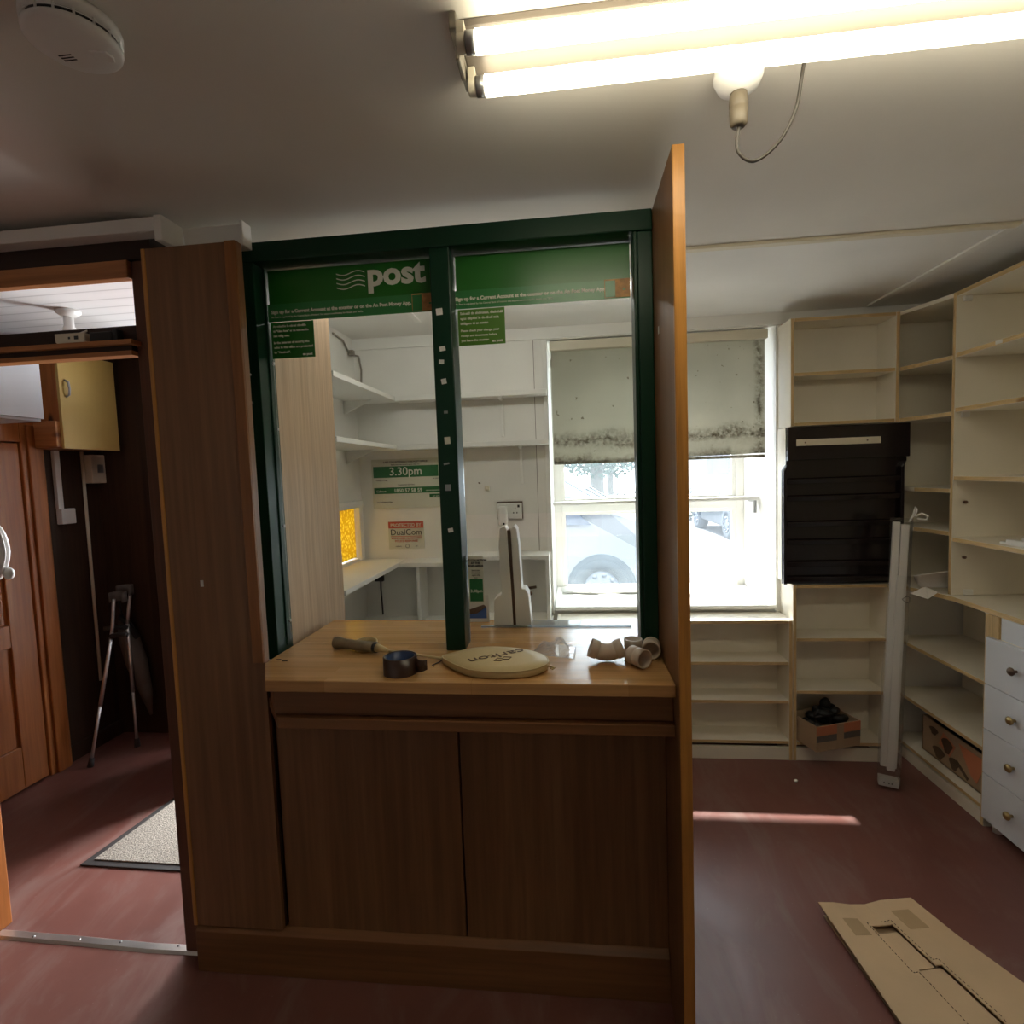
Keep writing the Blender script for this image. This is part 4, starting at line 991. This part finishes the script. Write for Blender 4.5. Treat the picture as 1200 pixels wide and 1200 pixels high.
# upper layer with die-cut slot: built from strips around the slot
b = MB()
for (u0, u1, v0, v1) in ((0, .10, 0, 1), (.10, .27, 0, .36), (.10, .27, .555, 1), (.27, .47, 0, .40), (.27, .47, .60, 1), (.47, 1, 0, .40), (.47, 1, .68 - .12, 1)):
    b.add(*sheet(u0, u1, v0, v1, zt, 10, 6))
obj('upper_layer', b, M['card'], fc)
b = MB()
for (u0, u1, v0, v1) in ((.125, .27, .362, .545), (.275, .47, .402, .588), (.475, .72, .402, .55)):
    b.add(*sheet(u0, u1, v0, v1, lambda u, v: zt(u, v) - .007, 6, 4))
obj('slot_flap', b, M['card'], fc)
b = MB()
def dash(uv):
    for (a, c) in zip(uv[:-1], uv[1:]):
        a = Vector(a); c = Vector(c); n = max(2, int((Q(*c) - Q(*a)).length / .012))
        for i in range(n):
            p = a.lerp(c, (i + .15) / n); r_ = a.lerp(c, (i + .65) / n)
            p1 = Q(*p); p2 = Q(*r_)
            b.tube([(p1.x, p1.y, zt(*p) + .0006), (p2.x, p2.y, zt(*r_) + .0006)], .0011, 5)
dash([(.085, .34), (.085, .575), (.25, .575), (.25, .62), (.455, .62), (.49, .59), (.8, .575)])
dash([(.085, .34), (.285, .34), (.285, .385), (.9, .385)])
obj('perforation', b, M['ink_brown'], fc)
for (u0, u1, v0, v1) in ((.05, .13, .66, .84), (.07, .14, .13, .28)):
    obj('packing_tape', MB().add(*[(lambda s_: ([(x, y, z + .0005) for x, y, z in s_[0]]))(sheet(u0, u1, v0, v1, zt, 4, 4)), sheet(u0, u1, v0, v1, zt, 4, 4)[1]]), M['tape_clear'], fc, label='glossy patch of packing tape')
# crumb of paper on the floor
tag(obj('paper_crumb', MB().sphere((1.085, 2.79, .007), (.011, .009, .007), 0, 7, 5), M['paper']), 'tiny white paper crumb on the red floor before the shelves', 'litter')

# ------------------------------------------------------------------ ceiling things
lt = thing('light_fitting', 'twin-tube fluorescent batten lit on the ceiling', 'ceiling light', (.6, 1.06, CZ))
LX0, LX1, TZL = -.182, 1.36, 2.372
obj('batten', MB().prism([(1.04, 2.429), (1.04, 2.416), (1.055, 2.406), (1.155, 2.406), (1.17, 2.416), (1.17, 2.429)], LX0, LX1, 'x'), M['batten'], lt, .002)
obj('end_plate', MB().box(LX0 - .014, LX0 - .0005, 1.02, 1.185, 2.398, 2.429).box(LX0 - .010, LX0 - .002, 1.055, 1.115, 2.372, 2.398), M['galv'], lt, .002)
for y in (1.022, 1.134):
    tb = obj('tube', MB().cyl((LX0 + .034, y, TZL), (LX1 - .03, y, TZL), .0190, n=24), M['tube'], lt, label='glowing fluorescent tube')
    obj('tube_cap', MB().cyl((LX0 + .016, y, TZL), (LX0 + .0335, y, TZL), .0183, n=20), M['grey'], tb)
    for x0, x1 in ((LX0, LX0 + .015), (LX1 - .029, LX1 - .012)):
        obj('tube_holder', MB().box(x0, x1, y - .012, y + .012, TZL, 2.405).cyl((x0, y, TZL), (x1, y, TZL), .016, n=20), M['cream'], lt, .002)
obj('cover_screw', MB().cyl((LX0 + .05, 1.08, 2.4055), (LX0 + .05, 1.08, 2.402), .005, n=10), M['black'], lt)
# lampholder with flex
lh = thing('lamp_holder', 'white ceiling rose with brown plug-in adaptor and looped flex under the light', 'lampholder', (.37, 1.26, CZ))
obj('rose', MB().lathe([(.050, 0), (.050, -.012), (.042, -.03), (.022, -.042), (.02, -.044)], 28, 0, Matrix.Translation((.374, 1.262, CZ))), M['plastic'], lh)
obj('adaptor', MB().lathe([(.017, 0), (.019, -.016), (.019, -.028), (.0175, -.03), (.019, -.032), (.0175, -.062), (.013, -.068), (.006, -.069)], 20, 0, Matrix.Translation((.374, 1.262, CZ - .043))), M['lampplastic'], lh, label='brown plug-in lamp adaptor')
pts = []
ctrl = [Vector((.374, 1.262, 2.318)), Vector((.372, 1.262, 2.27)), Vector((.405, 1.26, 2.245)), Vector((.452, 1.255, 2.275)), Vector((.482, 1.245, 2.33)), Vector((.490, 1.235, 2.385)), Vector((.486, 1.20, 2.426))]
def spline(c, n=8):
    out = []
    for i in range(len(c) - 1):
        p0, p1, p2, p3 = c[max(i - 1, 0)], c[i], c[i + 1], c[min(i + 2, len(c) - 1)]
        for k in range(n):
            t_ = k / n
            out.append(.5 * ((2 * p1) + (p2 - p0) * t_ + (2 * p0 - 5 * p1 + 4 * p2 - p3) * t_ ** 2 + (3 * p1 - p0 - 3 * p2 + p3) * t_ ** 3))
    return out + [c[-1]]
obj('flex', MB().tube(spline(ctrl), .0035, 8), M['cable'], lh)
# added fill lamp for the office, unseen behind the header signs
of = thing('office_fill_light', 'added unseen fill light, a tube batten on the office ceiling behind the header signs', 'ceiling light', (-.4, 2.3, CZ))
obj('batten', MB().box(-1.0, .18, 2.27, 2.33, CZ - .05, CZ - .001), M['batten'], of, .004)
obj('tube', MB().cyl((-.97, 2.30, CZ - .085), (.15, 2.30, CZ - .085), .0185, n=20), M['tube_cool'], of)
for x in (-.985, .15): obj('tube_holder', MB().box(x, x + .015, 2.286, 2.314, CZ - .105, CZ - .0505), M['cream'], of, .002)
# smoke alarm
sa = thing('smoke_alarm', 'round white smoke alarm on the ceiling at the left', 'smoke alarm', (-.86, .955, CZ))
q = Matrix.Translation((-.862, .945, CZ))
obj('base', MB().lathe([(.073, 0), (.075, -.006), (.075, -.020)], 48, 0, q), M['plastic'], sa)
obj('vent', MB().lathe([(.068, -.0205), (.068, -.031)], 48, 0, q), M['black'], sa, label='dark vent slot round the rim')
b = MB().lathe([(.0735, -.0245), (.0735, -.0268)], 48, 0, q, caps=False)
for k in range(16):
    a = 2 * PI * k / 16; b.cyl((-.862 + .071 * math.cos(a), .945 + .071 * math.sin(a), CZ - .019), (-.862 + .071 * math.cos(a), .945 + .071 * math.sin(a), CZ - .033), .002, n=6)
obj('vent_rib', b, M['plastic'], sa)
cvv = obj('cover', MB().lathe([(.074, -.0315), (.073, -.036), (.066, -.041), (.04, -.043), (.001, -.0435)], 48, 0, q), M['plastic'], sa)
obj('test_button', MB().prism([(-.842, .952), (-.815, .960), (-.812, .974), (-.818, .985), (-.846, .975)], CZ - .0455, CZ - .040, 'z'), M['plastic'], cvv, .0015)
b = MB()
for k in range(3): b.box(-.905, -.880, .955 + k * .006, .9575 + k * .006, CZ - .0435, CZ - .0425)
obj('sounder_slot', b, M['black'], cvv)

# ------------------------------------------------------------------ left doorway and hall things
t = thing('junction_box', 'cream switch box on the rail above the hall doorway', 'switch box', (-1.56, 1.63, 2.06))
obj('box', MB().prism([(-1.614, 2.080), (-1.612, 2.066), (-1.606, 2.061), (-1.514, 2.061), (-1.514, 2.093), (-1.614, 2.093)], 1.60, 1.639, 'y'), M['cream'], t, .002)
obj('indicator', MB().box(-1.566, -1.560, 1.5985, 1.5999, 2.074, 2.081).box(-1.545, -1.532, 1.5985, 1.5999, 2.072, 2.083), M['inkblack'], t)
obj('cord', MB().cyl((-1.538, 1.615, 2.0935), (-1.538, 1.66, 2.12), .0035, n=8), M['plastic'], t)
tag(obj('power_adapter', MB().box(-1.495, -1.42, 1.601, 1.638, 2.0605, 2.092).box(-1.42, -1.404, 1.605, 1.635, 2.0605, 2.10), M['black'], None, .004), 'black box lying on the rail right of the cream switch box', 'adapter')
tag(obj('pull_cord', MB().tube([(-1.372, 1.70, 2.244), (-1.366, 1.70, 2.18), (-1.356, 1.705, 2.118)], .0018, 6), M['cable']), 'thin dark cord hanging in the transom by the right post', 'cord')
t = thing('ceiling_lampholder', 'white lampholder on the boarded hall ceiling seen through the transom', 'lampholder', (-2.33, 2.42, CZ))
obj('rose', MB().lathe([(.05, 0), (.05, -.012), (.03, -.028), (.02, -.03)], 24, 0, Matrix.Translation((-2.30, 2.36, CZ))), M['plastic'], t)
obj('holder', MB().lathe([(.019, -.029), (.021, -.075), (.026, -.08), (.026, -.105), (.02, -.11)], 20, 0, Matrix.Translation((-2.30, 2.36, CZ))), M['plastic'], t)
# dispenser on door post
t = thing('plastic_hook', 'white rounded plastic fitting on the door post at the left edge', 'fitting', (-1.83, 1.56, 1.41))
pts = []
for k in range(40):
    a = 2 * PI * k / 40; pts.append((-1.845 + .052 * math.cos(a) - .014 * max(0, -math.sin(a)), 1.408 + .098 * math.sin(a)))
obj('dish', MB().prism(pts, 1.535, 1.56, 'y'), M['plastic'], t, .009)
obj('lobe', MB().sphere((-1.808, 1.556, 1.338), (.016, .014, .020)), M['plastic'], t)
obj('arm', MB().box(-2.15, -1.85, 1.562, 1.60, 1.37, 1.44), M['plastic'], t, .006)
obj('rim', MB().tube([(x, 1.536, z) for x, z in pts], .004, 8, closed=True), M['plastic'], t)
# white wall cupboard over pine door
t = thing('wall_cupboard', 'white wall cupboard above the pine door in the hall', 'cupboard', (-2.85, 2.22, 1.95))
obj('body', MB().box(-2.984, -2.712, 1.9, 2.57, 1.955, 2.30), M['lamin'], t, .002)
obj('door', MB().box(-2.711, -2.695, 1.9, 2.572, 1.968, 2.30), M['lamin'], t, .002)
t = thing('meter_cupboard', 'yellow wall cupboard with metal handle in the hall corner', 'cupboard', (-2.87, 2.9, 1.83))
obj('body', MB().box(-2.984, -2.766, 2.735, 3.09, 1.832, 2.36), M['pine_red'], t, .002, label='varnished pine carcass')
dr = obj('door', MB().box(-2.765, -2.748, 2.725, 3.095, 1.826, 2.36), M['yellowcab'], t, .002, label='yellow lacquered door')
obj('handle', MB().tube([(-2.748, 2.762, 2.20), (-2.728, 2.762, 2.19), (-2.724, 2.762, 2.155), (-2.728, 2.762, 2.12), (-2.748, 2.762, 2.11)], .006, 8), M['grey'], dr)
obj('side_block', MB().box(-2.90, -2.768, 2.70, 2.734, 1.835, 1.975), M['pine_redh'], t, .003)
t = thing('meter_box', 'small cream meter box with grey window under the yellow cupboard', 'meter', (-2.95, 3.12, 1.62))
obj('box', MB().box(-2.985, -2.93, 3.075, 3.175, 1.635, 1.81), M['cream'], t, .004)
obj('display', MB().box(-2.9295, -2.926, 3.115, 3.155, 1.70, 1.75), M['grey'], t)
tag(obj('wall_pipe', MB().tube([(-2.976, 3.06, 1.83), (-2.974, 3.055, 1.2), (-2.972, 3.05, .40)], .009, 10), M['cream']), 'long cream conduit down the hall wall beside the crutches', 'conduit')
t = thing('wall_trunking', 'short cream conduit with a box at its foot beside the pine frame', 'conduit', (-2.97, 2.89, 1.40))
obj('trunking', MB().box(-2.984, -2.962, 2.865, 2.90, 1.49, 1.83), M['plastic'], t, .003)
obj('outlet_box', MB().box(-2.984, -2.945, 2.865, 2.955, 1.40, 1.4895), M['plastic'], t, .004)
# crutches
def crutch(label, foot, top, cuffdir):
    foot = Vector(foot); top = Vector(top)
    t = thing('crutch', label, 'crutch', foot, (0, 0, 0), 'aluminium crutches in the hall')
    d = (top - foot); Lc = d.length; d.normalize()
    at = lambda s: foot + d * s
    obj('rubber_foot', MB().cyl(at(0), at(.05), .017, .013, n=14), M['rubber'], t)
    obj('lower_tube', MB().cyl(at(.05), at(.34), .0085, n=12), M['alu'], t)
    obj('upper_tube', MB().cyl(at(.34), at(.76), .0105, n=12), M['alu'], t)
    cd = Vector(cuffdir).normalized()
    obj('hand_grip', MB().tube([at(.74), at(.75) + cd * .05, at(.75) + cd * .12], .015, 10), M['rubber'], t)
    obj('arm_tube', MB().tube([at(.76), at(.85) - cd * .012, at(.96) - cd * .03], .0095, 10), M['alu'], t)
    c = at(.97); b = MB(); vs = []; fs = []; n = 14
    for k in range(n + 1):
        a = -.4 + (PI + .8) * k / n
        u = Vector((math.cos(a), math.sin(a), 0)) * .042
        for (dr_, dz_) in ((0, -.03), (0, .03), (.005, .03), (.005, -.03)):
            vs.append(c + u * (1 + dr_ / .042) + Vector((0, 0, dz_)))
    for k in range(n):
        for i in range(4): fs.append((4 * k + i, 4 * k + 4 + i, 4 * k + 4 + (i + 1) % 4, 4 * k + (i + 1) % 4))
    fs += [(0, 1, 2, 3), (4 * n + 3, 4 * n + 2, 4 * n + 1, 4 * n)]
    obj('arm_cuff', b.add(vs, fs, 0, True), M['greycloth'], t)
crutch('aluminium crutch with grey cuff in the hall, nearer one with its foot further forward', (-2.805, 2.76, 0), (-2.73, 2.97, .96), (1, -.2, .05))
crutch('aluminium crutch in the hall, the one with its foot further back at right', (-2.715, 3.0, 0), (-2.775, 3.07, .98), (-.6, -.8, .05))
t = thing('folded_umbrella', 'folded dark grey umbrella hanging behind the crutches', 'umbrella', (-2.69, 3.12, .16))
obj('canopy', MB().tube([(-2.83, 3.10, .78), (-2.80, 3.10, .66), (-2.76, 3.10, .50), (-2.71, 3.10, .30), (-2.69, 3.10, .16)], [.03, .055, .06, .035, .008], 9), M['greycloth'], t)
obj('shaft', MB().cyl((-2.83, 3.10, .78), (-2.85, 3.10, .90), .006, n=8), M['black'], t)
obj('strap', MB().tube([(-2.83, 3.08, .80), (-2.78, 3.07, .76), (-2.72, 3.08, .66)], .016, 8), M['black'], t)
# mat
t = thing('door_mat', 'grey-brown bristle door mat with dark border in the hall', 'mat', (-1.7, 2.3, 0))
obj('border', MB().prism([(-2.125, 2.0), (-1.40, 1.99), (-1.40, 2.60), (-2.06, 2.61)], .0005, .007, 'z'), M['rubber'], t, .002)
obj('pile', MB().prism([(-2.085, 2.03), (-1.43, 2.02), (-1.43, 2.57), (-2.03, 2.575)], .0072, .012, 'z'), M['rug'], t)

# ------------------------------------------------------------------ outside
GZ = -.05
ou = MB().box(-12, 16, YO + .04, 19, GZ - .1, GZ); o = obj('parking_ground', ou, M['tarmac']); o['kind'] = 'structure'; o['label'] = 'pale parking ground outside the window'
o = obj('grass_verge', MB().box(-14, 24, 19, 27, GZ - .1, GZ + .06), M['grass']); tag(o, 'pale green grass verge beyond the parking ground', 'grass', kind='stuff')
tag(obj('road_line', MB().box(0, .08, 0, 6, GZ + .001, GZ + .004, mat=Matrix.Translation((2.7, 10.5, 0)) @ Matrix.Rotation(.9, 4, 'Z')), M['line']), 'white painted parking line outside the window', 'road marking')
o = obj('sun_cutoff_board', MB().box(-.3, 3, YO, YO + .14, 2.31, 2.60), M['render_w']); o['kind'] = 'structure'; o['label'] = 'added board outside above the window, cutting off the sun'  # unseen board added to narrow the sun strip on the floor
def car(label, loc, rz, body, prof, win):
    t = thing('car', label, 'car', (0, 0, 0), (0, 0, 0))
    hw = .86
    n = len(prof); vs = []
    for s in (-1, 1):
        for (x, z) in prof:
            w = hw if z < 1.1 else hw - .18 * (z - 1.1) / .6
            vs.append((x, s * w, z))
    fs = [tuple(range(n)), tuple(range(n, 2 * n))[::-1]] + [(i, n + i, n + (i + 1) % n, (i + 1) % n) for i in range(n)]
    obj('body', MB().add(vs, fs), body, t, .05)
    for s in (-1, 1):
        b = MB(); pp = []
        for (x, z) in win:
            w = hw - (.18 * (z - 1.1) / .6 if z > 1.1 else 0) + .004
            pp.append((x, s * w, z))
        b.add(pp + [(x, y - s * .02, z) for x, y, z in pp], [tuple(range(len(pp))), tuple(range(len(pp), 2 * len(pp)))[::-1]] + [(i, (i + 1) % len(pp), len(pp) + (i + 1) % len(pp), len(pp) + i) for i in range(len(pp))])
        obj('side_window', b, M['carglass'], t)
        for x in (0, -2.6):
            q = Matrix.Translation((x, s * (hw - .20), .33)) @ Matrix.Rotation(-s * PI / 2, 4, 'X')
            obj('wheel_arch', MB().lathe([(.39, 0), (.39, .206), (.30, .207)], 28, 0, q), M['tyre'], t)
            w_ = obj('wheel', MB().lathe([(.20, .04), (.31, .05), (.33, .09), (.33, .20), (.31, .225), (.21, .225), (.20, .20)], 32, 0, q), M['tyre'], t)
            b = MB().lathe([(.20, .19), (.20, .215), (.06, .222), (.02, .225)], 28, 0, q)
            for k in range(9):
                a = 2 * PI * k / 9
                b.cyl(q @ Vector((.16 * math.cos(a), .16 * math.sin(a), .218)), q @ Vector((.16 * math.cos(a), .16 * math.sin(a), .235)), .028, n=10)
            obj('hub_cap', b, M['carlamp'], w_)
        obj('headlight', MB().prism([(.50, .86), (.80, .70), (.86, .80), (.80, .88), (.66, .95)], s * (hw - .01), s * (hw + .008), 'y'), M['carlamp'], t, .004)
    (xa, za), (xb, zb) = prof[4], prof[5]
    wa, wb = hw - .14, hw - .28
    nx, nz = (zb - za), -(xb - xa); l_ = math.hypot(nx, nz); nx, nz = -nx / l_ * -.012, -nz / l_ * -.012
    nx, nz = abs(nx), abs(nz)
    qs = [(xa * .94 + xb * .06, -wa, za * .94 + zb * .06), (xa * .94 + xb * .06, wa, za * .94 + zb * .06), (xb * .94 + xa * .06, wb, zb * .94 + za * .06), (xb * .94 + xa * .06, -wb, zb * .94 + za * .06)]
    qs2 = [(x + nx, y, z + nz) for x, y, z in qs]
    obj('windscreen', MB().add(qs + qs2, [(0, 1, 2, 3), (4, 7, 6, 5), (0, 4, 5, 1), (1, 5, 6, 2), (2, 6, 7, 3), (3, 7, 4, 0)]), M['carglass'], t)
    b = MB()
    for yy in (-.5, .1): b.tube([(xa - .02 + nx * 2, yy, za + .03 + nz * 2), (xa * .6 + xb * .4 + nx * 2, yy + .35, za * .6 + zb * .4 + nz * 2)], .012, 6)
    obj('wiper', b, M['black'], t)
    t.location = loc; t.rotation_euler = (0, 0, rz)
    return t
mpv = [(.80, .22), (.92, .5), (.86, .84), (.62, 1.02), (.12, 1.22), (-.72, 1.72), (-1.3, 1.80), (-3.0, 1.78), (-3.35, 1.2), (-3.4, .3)]
car('white people carrier parked close outside the window, nose to the right', (.40, 7.0, GZ), math.radians(-6), M['carwhite'], mpv, [(-.10, 1.05), (-.33, 1.24), (-.80, 1.58), (-2.8, 1.60), (-2.9, 1.08)])
hatch = [(.75, .22), (.85, .45), (.80, .72), (.60, .84), (-.30, 1.0), (-1.0, 1.42), (-1.5, 1.46), (-2.6, 1.40), (-3.2, 1.0), (-3.25, .3)]
car('silver-blue car parked further away, seen right of the divider', (4.37, 12.9, GZ), math.radians(-88), M['carblue'], hatch, [(-.55, .98), (-1.05, 1.34), (-2.5, 1.32), (-2.9, 1.0)])
def foliage(name, label, cat, c, r, n, s, mt, trunk=None):
    t = thing(name, label, cat, (c[0], c[1], GZ))
    b = MB()
    for k in range(n):
        th = random.uniform(0, 2 * PI); ph = math.acos(random.uniform(-1, 1)); rr = random.uniform(.5, 1) ** .5
        p = Vector((c[0] + r[0] * rr * math.sin(ph) * math.cos(th), c[1] + r[1] * rr * math.sin(ph) * math.sin(th), c[2] + r[2] * rr * math.cos(ph)))
        a = Vector((random.uniform(-1, 1), random.uniform(-1, 1), random.uniform(-1, 1))).normalized() * s
        d = Vector((random.uniform(-1, 1), random.uniform(-1, 1), random.uniform(-1, 1))).normalized() * s * .6
        b.add([p, p + a * .5 + d * .5, p + a, p + a * .5 - d * .5], [(0, 1, 2, 3)])
    obj('foliage', b, mt, t)
    if trunk: obj('trunk', MB().cyl((c[0], c[1], GZ), (c[0], c[1], c[2]), trunk, trunk * .7, n=12), M['bark'], t)
    return t
foliage('hedge', 'low straggly hedge at the kerb left of the silver-blue car', 'hedge', (3.2, 17.6, .45), (2.8, .42, .55), 900, .16, M['hedge'])
for i, (x, y, h, r, lab) in enumerate(((1.35, 29.5, 5.2, 2.6, 'broad tree with a stout trunk beyond the white car'), (-5.6, 31, 5.0, 3.0, 'leafy tree at far left outside the window'), (2.6, 37.5, 5.0, 3.0, 'leafy tree left of the pale house outside'))):
    foliage('tree', lab, 'tree', (x, y, h * .66), (r, r, h * .42), 1300, .42, M['leaf'], .42 if i == 0 else .25)
t = thing('house', 'pale rendered house far beyond the grass', 'house', (11.5, 33, GZ))
obj('wall', MB().box(7.4, 16, 31, 38, GZ, 3.4), M['render_w'], t)
obj('roof', MB().prism([(30.6, 3.4), (38.4, 3.4), (34.5, 6.2)], 7.1, 16.3, 'x'), M['slate'], t)
b = MB()
for x in (8.6, 11.0, 13.4): b.box(x, x + 1.1, 30.97, 31.02, 1.1, 2.4)
obj('window', b, M['carglass'], t)

# ------------------------------------------------------------------ light
w = bpy.data.worlds.new('sky'); SC.world = w; w.use_nodes = True
nt = w.node_tree; bg = nt.nodes['Background']
bg.inputs['Color'].default_value = (.86, .94, 1.0, 1); bg.inputs['Strength'].default_value = 4.6
s = bpy.data.lights.new('sun', 'SUN'); s.energy = 18; s.angle = math.radians(1.5); s.color = (1, .95, .86)
so = bpy.data.objects.new('sun', s); COL.objects.link(so)
so.rotation_euler = Vector((.10, -.68, -1.083)).to_track_quat('-Z', 'Y').to_euler()
# portals that only guide the sampling of the sky through the two openings
for (nm, x, z, sx, sz) in (('window_portal', .505, 1.55, 1.2, 1.5),):
    l = bpy.data.lights.new(nm, 'AREA'); l.shape = 'RECTANGLE'; l.size = sx; l.size_y = sz
    l.cycles.is_portal = True
    lo = bpy.data.objects.new(nm, l); COL.objects.link(lo); lo.location = (x, YO + .03, z)
    lo.rotation_euler = Vector((0, -1, 0)).to_track_quat('-Z', 'Y').to_euler()
l = bpy.data.lights.new('front_door_daylight', 'AREA'); l.shape = 'RECTANGLE'; l.size = .46; l.size_y = 1.9; l.energy = 62; l.color = (.95, .97, 1)
lo = bpy.data.objects.new('front_door_daylight', l); COL.objects.link(lo); lo.location = (-1.27, YO + .02, 1.08)
lo.rotation_euler = Vector((-.5, -1, -.35)).to_track_quat('-Z', 'Y').to_euler()
vs_ = SC.view_settings
vs_.view_transform = 'Standard'; vs_.look = 'None'; vs_.gamma = 1; vs_.use_curve_mapping = False
vs_.exposure = 0.95
SC.cycles.max_bounces = 10; SC.cycles.diffuse_bounces = 6; SC.cycles.transparent_max_bounces = 16
